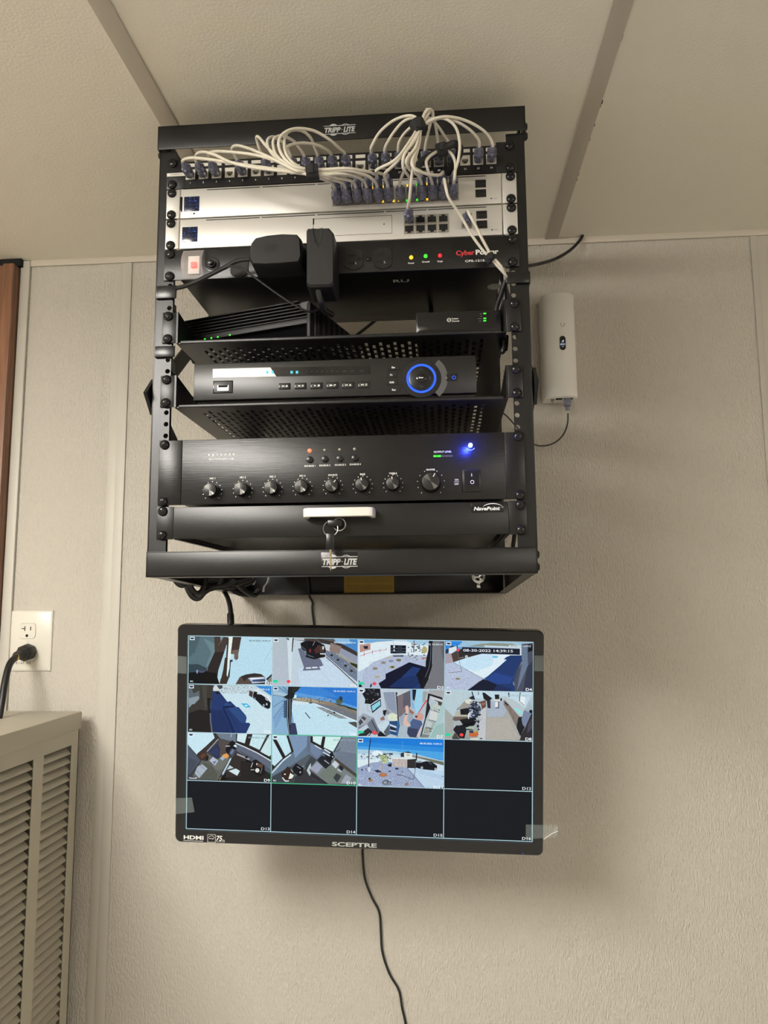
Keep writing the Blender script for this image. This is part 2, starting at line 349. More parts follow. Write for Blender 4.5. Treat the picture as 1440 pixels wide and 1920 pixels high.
for sx in (-1, 1):
    a, b_ = sorted((sx*249, sx*251.5))
    v_ = [(30, -48.5), (WY-4, -67), (WY-4, -20), (30, -15.5)]
    f = MB().add([(a, y, z) for y, z in v_]+[(b_, y, z) for y, z in v_], [(0, 1, 2, 3), (7, 6, 5, 4), (0, 4, 5, 1), (1, 5, 6, 2), (2, 6, 7, 3), (3, 7, 4, 0)])
    a2, b2 = sorted((sx*251.5, sx*236)); vv = [(30, -48.5), (WY-4, -67)]
    f.add([(a2, y, z) for y, z in vv]+[(b2, y, z) for y, z in vv], [(0, 1, 3, 2)])
    part(f, 'side_arm', 'powder', rk)
    part(MB().box(a, b_, 30, WY-4, 545, 582, bev=.5), 'side_arm', 'powder', rk)
    # diagonal brace
    xo = sx*255; xi = sx*257.5; y0, z0 = 10, 196
    def strip(p, q, hw):
        d = Vector((q[0]-p[0], q[1]-p[1])).normalized(); n = Vector((-d.y, d.x))*hw
        return [Vector(p)+n, Vector(p)-n, Vector(q)-n, Vector(q)+n]
    f = MB()
    for q in ((WY-4, 560), (WY-4, -40)):
        c = strip((y0, z0), q, 13); f.add([(xo, c_.x, c_.y) for c_ in c]+[(xi, c_.x, c_.y) for c_ in c], [(0, 1, 2, 3), (7, 6, 5, 4), (0, 4, 5, 1), (1, 5, 6, 2), (2, 6, 7, 3), (3, 7, 4, 0)])
    c = [(-14, 196), (12, 172), (34, 196), (12, 222)]
    f.add([(xo+sx*.1, a_, b3) for a_, b3 in c]+[(xi+sx*2, a_, b3) for a_, b3 in c], [(0, 1, 2, 3), (7, 6, 5, 4), (0, 4, 5, 1), (1, 5, 6, 2), (2, 6, 7, 3), (3, 7, 4, 0)])
    part(f, 'diagonal_brace', 'powder', rk)
    screwz = ((563, 12), (549, 12)) if sx > 0 else ((563, 12), (549, 12))
    for z, y in screwz+((-24, 12), (-40, 12)):
        part(MB().lathe((sx*(255 if z > 0 else 252), y, z), (sx, 0, 0), [(0, 6), (2, 5.6), (4, 3.5), (4.4, .5)], 14), 'side_bolt', 'screw', rk)
f = MB().box(-249, 246, WY-4, WY-.5, -67, -2, bev=.8).box(-249, 246, WY-24, WY-4, -67, -65)
bp_ = part(f, 'wall_plate', 'powder', rk)
part(MB().box(-249, 249, WY-4, WY-.5, 548, 612, bev=.8), 'wall_plate', 'powder', rk)
part(MB().box(-251, -215, WY-4, WY-.5, -2, 548), 'wall_plate', 'powder', rk)
part(MB().box(215, 251, WY-4, WY-.5, -2, 548), 'wall_plate', 'powder', rk)
# mounting washer and keyhole, warning label on the wall plate
p = P(897, 1081, WY-5)
f = MB().lathe((p.x, WY-4, p.z), (0, -1, 0), [(0, 13), (1.4, 12.6), (1.6, 8), (5, 7.6), (6.5, 4), (7, .5)], 22).box(p.x-3.5, p.x+3.5, WY-5, WY-4, p.z-22, p.z-10, bev=.4)
part(f, 'lag_bolt', 'chrome', rk)
a = P(645, 1076, WY-5); b_ = P(739, 1111, WY-5)
lb = part(MB().box(a.x, b_.x, WY-4.8, WY-4, b_.z, a.z+6), 'warning_label', 'yellow', rk)
f = MB()
lines = [(1080, 'This rack should be wall mounted by a qualified installer using'), (1083.5, 'hardware able to hold the combined weight of the'), (1087, 'rack and all equipment that will be installed. Failure to'), (1090.5, 'mount the unit as instructed may result in personal injury'),
         (1097.5, 'After mounting the rack to masonry, wood and drywall, it is'), (1101, 'recommended to check all hardware at regular intervals'), (1104.5, 'before loading. The maximum load must not be exceeded')]
for y_, t_ in lines:
    q = P(692, y_, WY-5); f.text(t_, (a.x+b_.x)/2, q.z, WY-4.9, 1.5, w=(b_.x-a.x)*.9, bold=.012)
part(f, 'lettering', 'inkblack', lb)
def logo(cx, cz, wd, y, parent, nm='logo'):
    f = MB(); h = wd*.165
    f.text('TRIPP', cx-wd*.225, cz, y, h, w=wd*.51, bold=.045, shear=.22); f.text('LITE', cx+wd*.30, cz, y, h, w=wd*.37, bold=.045, shear=.22)
    f.disc(cx+wd*.066, cz, y, wd*.016, 8)
    for s_ in (1, -1):
        zz = cz+s_*wd*.125
        f.rect(cx-wd*.5, cx+wd*.5, min(zz, zz+s_*wd*.02), max(zz, zz+s_*wd*.02), y)
        f.flat([(cx-wd*.2+wd*.115*math.cos(math.radians(t)), zz+s_*wd*.075*math.sin(math.radians(t))) for t in (range(0, 181, 15) if s_ > 0 else range(180, -1, -15))], y-.02)
        f.ring(cx+wd*.18, cz, y-.02, wd*.165, wd*.185, 12, 42 if s_ > 0 else 222, 138 if s_ > 0 else 318)
    return part(f, nm, 'inkgrey', parent, 'grey lettering and twin-circle emblem')
p = P(637, 243, -6); logo(p.x, p.z, 44, -6.3, tb)
p = P(637, 1053, -6); part(MB().box(p.x-24, p.x+23, -6.4, -6, p.z-13, p.z+12, bev=.15), 'badge', 'plasticsm', bb); logo(p.x, p.z, 46, -6.6, bb)

# ------------------------------------------------------------------ patch panel
YP = -2.5
pp = thing('patch_bay', 'black 24-port patch panel with white jacks at the top of the rack', 'patch panel', (0, 0, UZ(1)-22))
PC = []
for k in range(24):
    px = 357+k*24.52; py = 327-k*1.26; PC.append((P(px, py, YP).x, P(px, py, YP).z))
zc = sum(c[1] for c in PC)/24
for k in range(24): PC[k] = (PC[k][0], zc)
f = MB(); z0, z1 = UZ(1)-22, UZ(1)+22; jw, jh = 6.9, 7.6
lab0, lab1 = zc+11.2, zc+16.6
f.box(-241, PC[0][0]-jw, YP, YP+2, z0, z1, bev=.4).box(PC[-1][0]+jw, 241, YP, YP+2, z0, z1, bev=.4)
f.box(PC[0][0]-jw, PC[-1][0]+jw, YP, YP+2, z0, zc-jh).box(PC[0][0]-jw, PC[-1][0]+jw, YP, YP+2, zc+jh, lab0).box(PC[0][0]-jw, PC[-1][0]+jw, YP, YP+2, lab1, lab1+2.6)
for k in range(23): f.box(PC[k][0]+jw, PC[k+1][0]-jw, YP, YP+2, zc-jh, zc+jh).box(PC[k][0]+jw, PC[k+1][0]-jw, YP, YP+2, lab0, lab1)
part(f, 'face_plate', 'blacksheet', pp)
lab = MB().box(-8.2/2, 0, 0, 0, 0, 0) if False else None
kj = MB()   # one keystone jack: white frame round a stepped opening
kj.box(-jw+.2, -4.2, 0, 12, -jh+.2, jh-.2).box(4.2, jw-.2, 0, 12, -jh+.2, jh-.2).box(-4.2, 4.2, 0, 12, 1.8, jh-.2).box(-4.2, 4.2, 0, 12, -jh+.2, -4.6)
kj.box(-4.2, -2.4, 0, 12, -4.6, -2.6).box(2.4, 4.2, 0, 12, -4.6, -2.6)
kj_me = kj.mesh('jack', 'keystone'); ki = MB().box(-4.2, 4.2, 6, 12, -4.6, 1.8); ki_me = ki.mesh('jack_contacts', 'jackin')
ls_me = MB().box(-jw+.3, jw-.3, 0, 1.4, -2.6, 2.6).mesh('label_slot', 'keystone')
bl_me = MB().box(-jw+.3, jw-.3, 0, 6, -jh+.3, jh-.3, bev=.8).mesh('blank_insert', 'silverdark')
for k in range(24):
    if k == 20:
        inst(bl_me, 'blank_insert', pp, (PC[k][0], YP+.8, zc), 'grey blank insert')
    else:
        j = inst(kj_me, 'jack', pp, (PC[k][0], YP+.3, zc)); c = bpy.data.objects.new('jack_contacts', ki_me); COL.objects.link(c); c.parent = j
    inst(ls_me, 'label_slot', pp, (PC[k][0], YP+.5, (lab0+lab1)/2))
f = MB()
for k in range(24): f.text(str(k+1), PC[k][0], zc-12.5, YP-.1, 2.6, bold=.02)
part(f, 'port_numbers', 'ink', pp)
a = P(313, 331, YP); b_ = P(347, 324, YP); zz = (a.z+b_.z)/2
nl = part(MB().box(a.x, PC[0][0]-jw-.3, YP-.25, YP, zz-2.4, zz+2.4), 'name_label', 'white', pp)
part(MB().text('WIREPATH', (a.x+PC[0][0]-jw)/2, zz, YP-.35, 2.1, w=17, bold=.01), 'lettering', 'inkblack', nl)
earscrews(pp, 1, YP-.1)

# ------------------------------------------------------------------ silver switch and router
def silverbox(k, label, nm, depth):
    t = thing(nm, label, 'network device', (0, 0, UZ(k)-22))
    z0, z1 = UZ(k)-21.6, UZ(k)+21.6
    part(MB().box(-220, 220, YP, depth, z0+.4, z1-.4, bev=.6), 'case', 'silver', t)
    part(MB().box(-219, 219, 3, depth-1, z0-.0, z0+.5), 'base_panel', 'galv', t, 'grey underside panel')
    for sx in (-1, 1):
        a_, b2 = sorted((sx*221.2, sx*240.5)); part(MB().box(a_, b2, YP-.2, YP+2.2, z0, z1, bev=2.2, seg=3) if False else MB().box(a_, b2, YP-.2, YP+2.2, z0+.3, z1-.3, bev=1.1, seg=2), 'mounting_ear', 'silver', t)
    earscrews(t, k, YP-.2); return t, z0, z1
sw, s0, s1 = silverbox(2, 'silver 24-port network switch with a blue speckled display', 'network_switch', 285)
ud, u0, u1 = silverbox(3, 'silver gateway router with eight-port block, below the network switch', 'network_router', 285)
def X(px, py=400, y=YP): return P(px, py, y).x
def screen_(t, zc_, pxc):
    x = X(pxc); f = MB().box(x-10.8, x+10.8, YP-.35, YP, zc_-10.8, zc_+10.8, bev=.3); b_ = part(f, 'display', 'speck', t, 'small black display with blue specks')
screen_(sw, UZ(2)-1, 359); screen_(ud, UZ(3)-1, 357)
part(MB().box(X(337), X(341.5), YP-.3, YP, UZ(2)-12, UZ(2)+10, bev=.3), 'status_bar', 'gloss', sw)
part(MB().text('USW', X(357), UZ(2)-15.2, YP-.1, 2, bold=.01).disc(X(364), UZ(2)-15.2, YP-.1, 1.5), 'lettering', 'inkblack', sw)
part(MB().text('UDM Pro', X(357), UZ(3)-15.2, YP-.1, 1.8), 'lettering', 'inkblack', ud)
for t, z in ((sw, s1), (ud, u1)):   # hairline vents along the top edge
    f = MB()
    for a, b_ in ((387, 487), (491, 591), (595, 720), (724, 800), (803, 912)):
        f.box(X(a), X(b_), YP-.12, YP+.2, z-3.4, z-2.3)
    part(f, 'vent_line', 'hole', t)
# port blocks
pm = MB().box(-6.6, 6.6, 0, .3, -6.1, 6.1)   # open RJ45 port: shield, dark cavity, notch
port_fr = MB().box(-6.9, -5.6, -.6, 8, -6.2, 6.2).box(5.6, 6.9, -.6, 8, -6.2, 6.2).box(-5.6, 5.6, -.6, 8, 5.0, 6.2).box(-5.6, 5.6, -.6, 8, -6.2, -5.4).box(-5.6, -2.6, -.5, 7, -5.4, -3.2).box(2.6, 5.6, -.5, 7, -5.4, -3.2)
port_me = port_fr.mesh('port', 'silverdark'); cav_me = MB().box(-5.6, 5.6, -.25, 8, -5.4, 5.0).mesh('port_cavity', 'hole')
port_up = MB()
port_up.add([(x, y, -z) for x, y, z in port_fr.v], [tuple(reversed(q)) for q in port_fr.f]); portu_me = port_up.mesh('port', 'silverdark')
def port(t, x, z, up=False):
    o = inst(portu_me if up else port_me, 'port', t, (x, YP-.6, z)); c = bpy.data.objects.new('port_cavity', cav_me); COL.objects.link(c); c.parent = o
zsw = (P(700, 350, YP).z+P(700, 352, YP).z)/2
SWX = [X(633, 360)+i*14.1 for i in range(6)]+[X(752, 360)+i*14.1 for i in range(6)]
SWZ = (UZ(2)+5.2, UZ(2)-8.2)
for x in SWX:
    port(sw, x, SWZ[0], True); port(sw, x, SWZ[1])
f = MB()
for i, x in enumerate(SWX): f.text(str(2*i+2), x, UZ(2)-16.3, YP-.1, 1.3)
f.text('RESET', X(930), UZ(2)-14, YP-.1, 1.3).disc(X(922), UZ(2)-14, YP-.1, 1.1)
part(f, 'port_numbers', 'inkblack', sw)
gr = MB(); ye = MB()
for i in (5, 6, 7): pass
for px, py, c in ((698, 352, 'y'), (718, 350, 'y'), (764, 348, 'y'), (782, 346, 'g'), (801, 345, 'y'), (718, 378, 'y'), (738, 377, 'y'), (748, 376, 'y'), (763, 376, 'g'), (769, 376, 'y'), (782, 375, 'g'), (801, 374, 'y')):
    q = P(px, py, YP-1); (gr if c == 'g' else ye).box(q.x-1.3, q.x+1.3, YP-1.6, YP-.6, q.z-1.5, q.z+1.5, bev=.3)
part(gr, 'link_lights', 'eg', sw, 'green port lights'); part(ye, 'link_lights', 'ey', sw, 'amber port lights')
def sfp(t, px, zc_):
    x = X(px)
    for s_ in (1, -1):
        part(MB().box(x-7.2, x+7.2, YP-.5, YP+.2, zc_+s_*6.9-5.6, zc_+s_*6.9+5.6, bev=.25).box(x-6, x+6, YP-.7, YP-.5, zc_+s_*6.9-1.2, zc_+s_*6.9+4.4, bev=.1), 'cage_cover', 'plasticsm', t, 'black square port cover')
sfp(sw, 902.5, UZ(2)+1); sfp(ud, 903, UZ(3)+1)
UX = [X(767, 415)+i*15.3 for i in range(4)]
for i, x in enumerate(UX): port(ud, x, UZ(3)+5.3, True); port(ud, x, UZ(3)-8.3)
xw = X(875, 420); port(ud, xw, UZ(3)-4, False)
f = MB(); a, b_ = X(587), X(735); za, zb = UZ(3)-12.5, UZ(3)+13.5
for q in ((a, b_, za, za+.5), (a, b_, zb-.5, zb), (b_-.5, b_, za, zb), (a, a+.5, za, zb)): f.box(q[0], q[1], YP-.1, YP+.1, q[2], q[3])
f.box(a-.2, a+1.6, YP-.3, YP, UZ(3)+5, zb+.3).disc(X(720), UZ(3)+1, YP-.12, 1)
part(f, 'drive_bay_outline', 'hole', ud)
f = MB()
for i, x in enumerate(UX): f.text(str(2*i+1), x, UZ(3)+14, YP-.1, 1.3).text(str(2*i+2), x, UZ(3)-16.5, YP-.1, 1.3)
f.text('RESET', X(930), UZ(3)-14, YP-.1, 1.3).disc(X(922), UZ(3)-14, YP-.1, 1.1)
part(f, 'port_numbers', 'inkblack', ud)
part(MB().text('1G', xw-1, UZ(3)-13, YP-.1, 2), 'port_mark', 'inkblue', ud, 'blue port mark')

# ------------------------------------------------------------------ surge protector strip
cy = thing('power_strip', 'black rackmount surge protector with outlets and three status lights', 'power strip', (0, 0, UZ(4)-22))
z0, z1 = UZ(4)-21.8, UZ(4)+21.6
part(MB().box(-241, 241, YP, YP+2, z0, z1, bev=.5), 'face_plate', 'powder', cy)
part(MB().box(-218, 218, YP+2, 150, z0+.5, z1-1, bev=1), 'case', 'blacksheet', cy)
earscrews(cy, 4, YP-.1)
def Q(px, py, y=YP): q = P(px, py, y); return q.x, q.z
def outlet(px, py, cov=False):
    x, z = Q(px, py); o = MB(); pts = []
    for t in range(0, 360, 10):
        a_ = math.radians(t); pts.append((x+max(-12.2, min(12.2, 15.2*math.cos(a_))), z+15*math.sin(a_)))
    o.prism(pts, YP-1.6, YP); op = part(o, 'outlet', 'plasticsm', cy)
    if not cov:
        h = MB().box(x-8.5, x+1.5, YP-1.75, YP-1.4, z+3.8, z+6.6).box(x-8, x+2, YP-1.75, YP-1.4, z-7.2, z-4.2).cyl((x+7.2, YP-1.75, z), (x+7.2, YP-1.4, z), 2.6, seg=12)
        part(h, 'slots', 'hole', op); part(MB().flat([(x+1.2, z-7.4), (x+4, z-7.4), (x+1.6, z-3)], YP-1.8), 'contact', 'silverdark', op)
outlet(664, 487); outlet(718, 485); outlet(449, 501, True); outlet(502, 498, True)
x, z = Q(691, 486); inst(scr_mesh, 'screw', cy, (x, YP, z)).scale = (.55, .55, .55)
x, z = Q(398, 496)
part(MB().lathe((x, YP, z), (0, -1, 0), [(0, 10.5), (1, 10.3), (1.2, 8.8), (1.6, 8.8), (1.6, 6), (5, 5.6), (5, 3.6), (9, 3.4), (9.4, 2.4), (9.4, .1)], 24), 'breaker_button', 'plasticsm', cy)
for px, py, m_, s_ in ((771, 483, 'ey', 'Power'), (798, 480.5, 'eg', 'Ground'), (825, 479.5, 'er', 'Surge')):
    x, z = Q(px, py); b3 = part(MB().lathe((x, YP, z), (0, -1, 0), [(0, 2.7), (1.4, 2.6), (2.4, 1.6), (2.7, .2)], 14), 'status_light', m_, cy, {'ey': 'amber light', 'eg': 'green light', 'er': 'red light'}[m_])
    part(MB().text(s_, x, z-7.6, YP-.1, 2.3, bold=.015), 'lettering', 'ink', cy)
a, z = Q(855, 475); b_, _ = Q(890, 473); c, _ = Q(935, 472)
part(MB().text('Cyber', (a+b_)/2, z+.5, YP-.1, 6.8, w=b_-a, bold=.03), 'logo', 'inkred', cy, 'red lettering')
part(MB().text('Power', (b_+c)/2+.6, z+.5, YP-.1, 6.8, w=c-b_-1.5, bold=.035), 'logo', 'ink', cy, 'white lettering')
x, z = Q(899, 488.5); part(MB().text('CPS-1215RMS', x, z, YP-.1, 3.1, w=38, bold=.015), 'lettering', 'ink', cy)
# frosted hinged cover over the lit rocker
x0, zt = Q(346, 473); x1, zb = Q(383, 524)
f = MB(); n = 8
prof = [(zt+(zb-zt)*i/n, -4-9*math.sin(math.pi*i/n)) for i in range(n+1)]
f.add([(xx, YP+y, z) for xx in (x0, x1) for z, y in prof]+[(xx, YP-.3, z) for xx in (x0, x1) for z, y in prof],
      [(i, n+1+i, n+2+i, i+1) for i in range(n)]+[(i, i+1, 2*(n+1)+i+1, 2*(n+1)+i) for i in range(n)]+[(n+1+i, 3*(n+1)+i, 3*(n+1)+i+1, n+2+i) for i in range(n)]+[(0, 2*(n+1), 3*(n+1), n+1), (n, 2*n+1, 4*n+3, 3*n+2)])
part(f, 'switch_cover', 'cover', cy, 'frosted clear cover')
xm = (x0+x1)/2; zm = (zt+zb)/2
part(MB().box(xm-8, xm+8, YP-3, YP, zm-13, zm+13, bev=1), 'rocker_switch', 'lte', cy, 'pale rocker')
part(MB().box(xm-3.5, xm+5, YP-5.5, YP-3, zm-5, zm+3.5, bev=1), 'switch_lamp', 'ered', cy, 'glowing red lamp')
# underside print
f = MB(); q = P(752, 526, 0)
def under(pts, z, m_, nm, par):
    mb = MB(); mb.add([(x, y, z) for x, y in pts], [tuple(range(len(pts)))]); return part(mb, nm, m_, par)
d = ray(927, 538); t_ = (z0-CZ)/d.z; sx_, sy_ = CX+t_*d.x, CY+t_*d.y
under([(sx_+10*math.cos(a_*.3142), sy_+10*math.sin(a_*.3142)) for a_ in range(20)], z0+.3, 'inkgrey', 'round_sticker', cy)
d = ray(752, 527); t_ = (z0-CZ)/d.z; ux, uy = CX+t_*d.x, CY+t_*d.y
mb = MB(); mb.text('RU', 0, 0, 0, 9, w=22, bold=.02, fx=lambda a_, b3: (ux+a_, uy-b3, z0+.3)); part(mb, 'underside_mark', 'inkgrey', cy)

# ------------------------------------------------------------------ vented shelves
def shelf(k, label):
    t = thing('rack_shelf', label, 'shelf', (0, 0, UZ(k)-22), group='vented cantilever shelves'); zb = UZ(k)-22.2; D_ = 330
    f = MB(); xw = 219; p = 10.0; n = 40
    def q(x0, x1, y0, y1): f.add([(x0, y0, zb), (x0, y1, zb), (x1, y1, zb), (x1, y0, zb), (x0, y0, zb+1.2), (x0, y1, zb+1.2), (x1, y1, zb+1.2), (x1, y0, zb+1.2)], [(0, 1, 2, 3), (7, 6, 5, 4), (0, 3, 7, 4), (1, 5, 6, 2), (0, 4, 5, 1), (3, 2, 6, 7)])
    q(-xw, xw, 0, 16); q(-xw, xw, D_-16, D_); q(-xw, -196, 16, D_-16); q(196, xw, 16, D_-16)
    xs = [-196+i*392/n for i in range(n+1)]
    for i in range(n):
        cx = (xs[i]+xs[i+1])/2; q(xs[i], cx-2.1, 16, D_-16); q(cx+2.1, xs[i+1], 16, D_-16)
        y = 16+(6 if i % 2 else 16); q(cx-2.1, cx+2.1, 16, y)
        while y < D_-40: q(cx-2.1, cx+2.1, y+13.5, y+20); y += 20
        q(cx-2.1, cx+2.1, y+13.5 if y+13.5 < D_-16 else y, D_-16)
    part(f, 'tray', 'blacksheet', t)
    part(MB().box(-xw+4, xw-4, YP-1, 1.5, zb-1.4, zb+3.4, bev=1.2), 'front_lip', 'blacksheet', t)
    for sx in (-1, 1):
        a_, b2 = sorted((sx*221.5, sx*240.8)); ear = part(MB().box(a_, b2, YP, YP+2, zb+.4, zb+44, bev=.7), 'mounting_ear', 'blacksheet', t)
        a_, b2 = sorted((sx*219, sx*221.5)); v_ = [(YP, zb), (D_, zb), (D_, zb+10), (60, zb+34), (0, zb+44), (YP, zb+44)]
        g = MB().add([(a_, y, z) for y, z in v_]+[(b2, y, z) for y, z in v_], [tuple(range(6)), tuple(range(11, 5, -1))]+[(i, 6+i, 6+(i+1) % 6, (i+1) % 6) for i in range(6)])
        part(g, 'side_wall', 'blacksheet', t)
    earscrews(t, k, YP-.2); return t, zb
sh1, zs1 = shelf(6, 'upper vented black shelf, carrying the two small boxes')
sh2, zs2 = shelf(8, 'lower vented black shelf, carrying the video recorder')

# ------------------------------------------------------------------ finned cable modem on the upper shelf
A = P(342, 643, 72); zm0 = zs1+4
ang = math.radians(-17.5)
Rm = Matrix.Rotation(ang, 3, 'Z')
x_l = P(342, 625, 70).x
md = thing('cable_modem', 'finned black modem with green lights on the left of the upper shelf', 'modem', (x_l, 70, zm0), rot=Rm)
Wd = 205
cv = [(3, 21), (26, 0), (175, 0), (175, 54), (3, 54)]
part(MB().add([(x_, y_, z_) for x_ in (0, Wd) for y_, z_ in cv], [tuple(range(5)), tuple(range(9, 4, -1))]+[(i, 5+i, 5+(i+1) % 5, (i+1) % 5) for i in range(5)]), 'case', 'plasticsm', md)
for i in range(6):
    z = 30+i*4.7; part(MB().box(-.5, Wd, -2, 4, z, z+1.5, bev=.3).box(-2, 0, -1, 175, z, z+1.5) if False else MB().box(0, Wd-14*(i > 2), -2.2, 4, z, z+1.5, bev=.3), 'fin', 'plastic', md)
part(MB().box(-.6, Wd+1, -3.4, 8, 20.5, 28.5, bev=.7), 'front_band', 'plastic', md, 'grey-black front band')
f = MB()
for i, px in enumerate((394, 407, 421, 447)):
    u = (42, 53, 64, 84)[i]; f.box(u-1.3, u+1.3, -4.4, -3, 20.2, 22.8, bev=.6)
part(f, 'status_lights', 'eg', md, 'green status lights')
part(MB().box(Wd, Wd+6, -4, 170, -2, 50, bev=2), 'side_foot', 'plastic', md)
f = MB()
for i in range(9):
    f.box(Wd+5.5, Wd+8, 8+i*17, 20+i*17, 2, 46, bev=1)
part(f, 'side_grille', 'plasticsm', md)

# ------------------------------------------------------------------ small channel box
zb1 = zs1+2
xa, xb = P(780, 600, 18).x, P(940, 600, 18).x; zt1 = P(780, 586, 18).z
cb = thing('receiver_box', 'small black box with four green lights at the right of the upper shelf', 'set-top box', ((xa+xb)/2, 18, zb1))
part(MB().box(xa, xb, 18, 140, zb1, zt1, bev=1.5), 'case', 'plasticsm', cb)
part(MB().box(xa+2, xb-2, 16.8, 18.2, zb1+5, zt1-2, bev=.5), 'front_panel', 'gloss', cb)
q = P(842, 600, 16.7); x, z = q.x, q.z
part(MB().ring(x, z, 16.6, 2.1, 2.8, 20).box(x-1.5, x+1.5, 16.5, 16.7, z-.3, z+.3).text('Custom', x+3.6, z+1.7, 16.6, 2, align='L', bold=.02).text('Channels', x+3.6, z-1.7, 16.6, 2, align='L', bold=.02), 'lettering', 'ink', cb)
g = MB(); l_ = MB()
for i in range(4):
    q = P(909, 588+i*4.5, 16.7); x, z = q.x, q.z
    if i != 1: g.box(x-1.9, x+1.9, 16, 16.8, z-1, z+1, bev=.3)
    l_.text(('auto', 'sat', 'network', 'power')[i], x-4, z, 16.6, 1.1, align='R')
part(g, 'status_lights', 'eg', cb, 'green status lights'); part(l_, 'status_labels', 'inkgrey', cb)

# ------------------------------------------------------------------ video recorder
YN = -3.0
nv = thing('video_recorder', 'black video recorder with a blue ring dial on the lower shelf', 'video recorder', (-7, 0, zs2+1.3))
xa, xb = -195.0, 181.0; zt2 = 236.2; zb2 = 186
part(MB().box(xa+3, xb-3, 6, 290, zs2+5, zt2-2, bev=1), 'case', 'blacksheet', nv)
part(MB().box(xa, xb, YN, 8, zb2, zt2, bev=1), 'front_panel', mat('recorder_front', (.012, .012, .012), .32, bump=.08, bscale=1600), nv)
def N(px, py, y=YN): q = P(px, py, y); return q.x, q.z
f = MB().flat([N(399, 708), N(518, 706), N(507, 689), N(399, 692)][::1], YN-.15); part(f, 'silver_strip', mat('pale_silver_film', (.62, .60, .54), .3, metal=.1), nv, 'silver front strip')
f = MB().flat([N(518, 706), N(694, 702.5), N(694, 685.5), N(507, 689)], YN-.15); part(f, 'display_window', 'gloss', nv, 'glossy black display strip')
f = MB(); 
for px in (501, 511, 547, 557): x, z = N(px, 698); f.box(x-1.6, x+1.6, YN-.4, YN-.1, z-1.8, z+1.8, bev=.3)
part(f, 'activity_lights', 'ec', nv, 'cyan activity lights')
f = MB()
for i, px in enumerate((519, 529, 538, 567, 576, 585, 594, 604, 613, 622, 632)): x, z = N(px, 698-.02*(px-519)); f.text(str(i+3), x, z, YN-.3, 1.6)
x, z = N(646, 696); f.text('HDD', x, z, YN-.3, 1.6); x, z = N(661, 696); f.text('NET', x, z, YN-.3, 1.6); x, z = N(678, 695.5); f.text('PWR', x, z, YN-.3, 1.6)
part(f, 'channel_numbers', mat('dim_print', (.06, .06, .065), .5), nv)
a, z1_ = N(400, 714.5); b_, z0_ = N(436.5, 737)
ub = part(MB().box(a, b_, YN-.5, YN, z0_, z1_, bev=.4), 'port_frame', 'gloss', nv)
part(MB().box(a+1, b_-1, YN-.8, YN-.4, z0_+1, z1_-1, bev=.3), 'port_bezel', mat('recorder_bezel', (.03, .03, .03), .4), nv)
x, z = N(418.5, 727.5); part(MB().box(x-7.4, x+7.4, YN-1, YN-.7, z-3.4, z+3.4), 'usb_port', 'hole', ub)
part(MB().box(x-7.4, x+7.4, YN-1.2, YN-.9, z-3.8, z-2.8).box(x-7.4, x-6.6, YN-1.2, YN-.9, z-3.4, z+3.4).box(x+6.6, x+7.4, YN-1.2, YN-.9, z-3.4, z+3.4).box(x-6, x+6, YN-1.2, YN-.9, z-1.6, z+.2), 'usb_shell', 'chrome', ub)
def icon(kind, x, z, y, h):
    f = MB(); d_ = h/2
    tri = lambda x_, s_: f.flat([(x_, z-d_), (x_+s_*h*.85, z), (x_, z+d_)] if s_ > 0 else [(x_, z+d_), (x_+s_*h*.85, z), (x_, z-d_)], y)
    if kind == 0: f.rect(x-3.4, x-2.8, z-d_, z+d_, y); tri(x-.4, -1)
    if kind == 1: tri(x-3.2, 1); f.rect(x-1.2, x-.6, z-d_, z+d_, y)
    if kind == 2: tri(x-3, 1)
    if kind == 3: tri(x-4, 1); tri(x-2.2, 1)
    if kind == 4: f.rect(x-3.8, x-3.2, z-d_, z+d_, y); tri(x-.8, -1)
    if kind == 5: tri(x-4, 1); f.rect(x-1.8, x-1.3, z-d_, z+d_, y).rect(x-.9, x-.4, z-d_, z+d_, y)
    return f
for i, px in enumerate((534, 564, 594, 624, 653, 683)):
    x, z = N(px, 724.5-.018*(px-534)); o = part(MB().box(x-7.8, x+7.8, YN-.4, YN, z-4.3, z+4.3, bev=.3), 'button_frame', 'gloss', nv)
    part(MB().box(x-7, x+7, YN-1.2, YN-.3, z-3.5, z+3.5, bev=.5), 'button', 'plastic', nv)
    f = icon(i, x, z, YN-1.3, 2.6); f.text(('/0', '/9', '/8', '/7', '/6', '/5')[i], x+2.6, z, YN-1.3, 2.8, bold=.025); part(f, 'button_mark', 'ink', o)
for px, py, s_ in ((738, 689, 'Esc'), (734, 703, 'Fn'), (735, 717, 'Shift'), (739, 731, 'Rec')):
    x, z = N(px, py); o = part(MB().prism([(x-7, z-3.4), (x+7, z-3.4), (x+8, z+3.4), (x-5.6, z+3.4)], YN-.8, YN), 'button', 'plasticsm', nv)
    part(MB().text(s_, x-.2, z, YN-.9, 2.5, bold=.03), 'lettering', 'ink', o)
x, z = N(790, 710)
part(MB().ring(x+2, z, YN-.1, 24, 32.5, 24, -50, 50), 'silver_crescent', mat('grey_crescent', (.10, .10, .10), .35, metal=.4), nv, 'grey crescent beside the dial')
part(MB().lathe((x, YN, z), (0, -1, 0), [(0, 26), (.6, 25.6), (.8, 20), (.8, .1)], 40), 'dial_plate', 'plasticsm', nv)
dial = part(MB().lathe((x, YN-.8, z), (0, -1, 0), [(0, 16.6), (1.4, 16.2), (2, 14), (2, .1)], 36), 'dial_pad', 'plasticsm', nv)
part(MB().ring(x, z, YN-1.1, 16.6, 19.6, 48), 'light_ring', 'ebl', nv, 'glowing blue ring')
part(MB().lathe((x, YN-2.8, z), (0, -1, 0), [(0, 6.6), (1.5, 6.3), (2, 5), (2.1, .1)], 28), 'enter_button', 'gloss', dial)
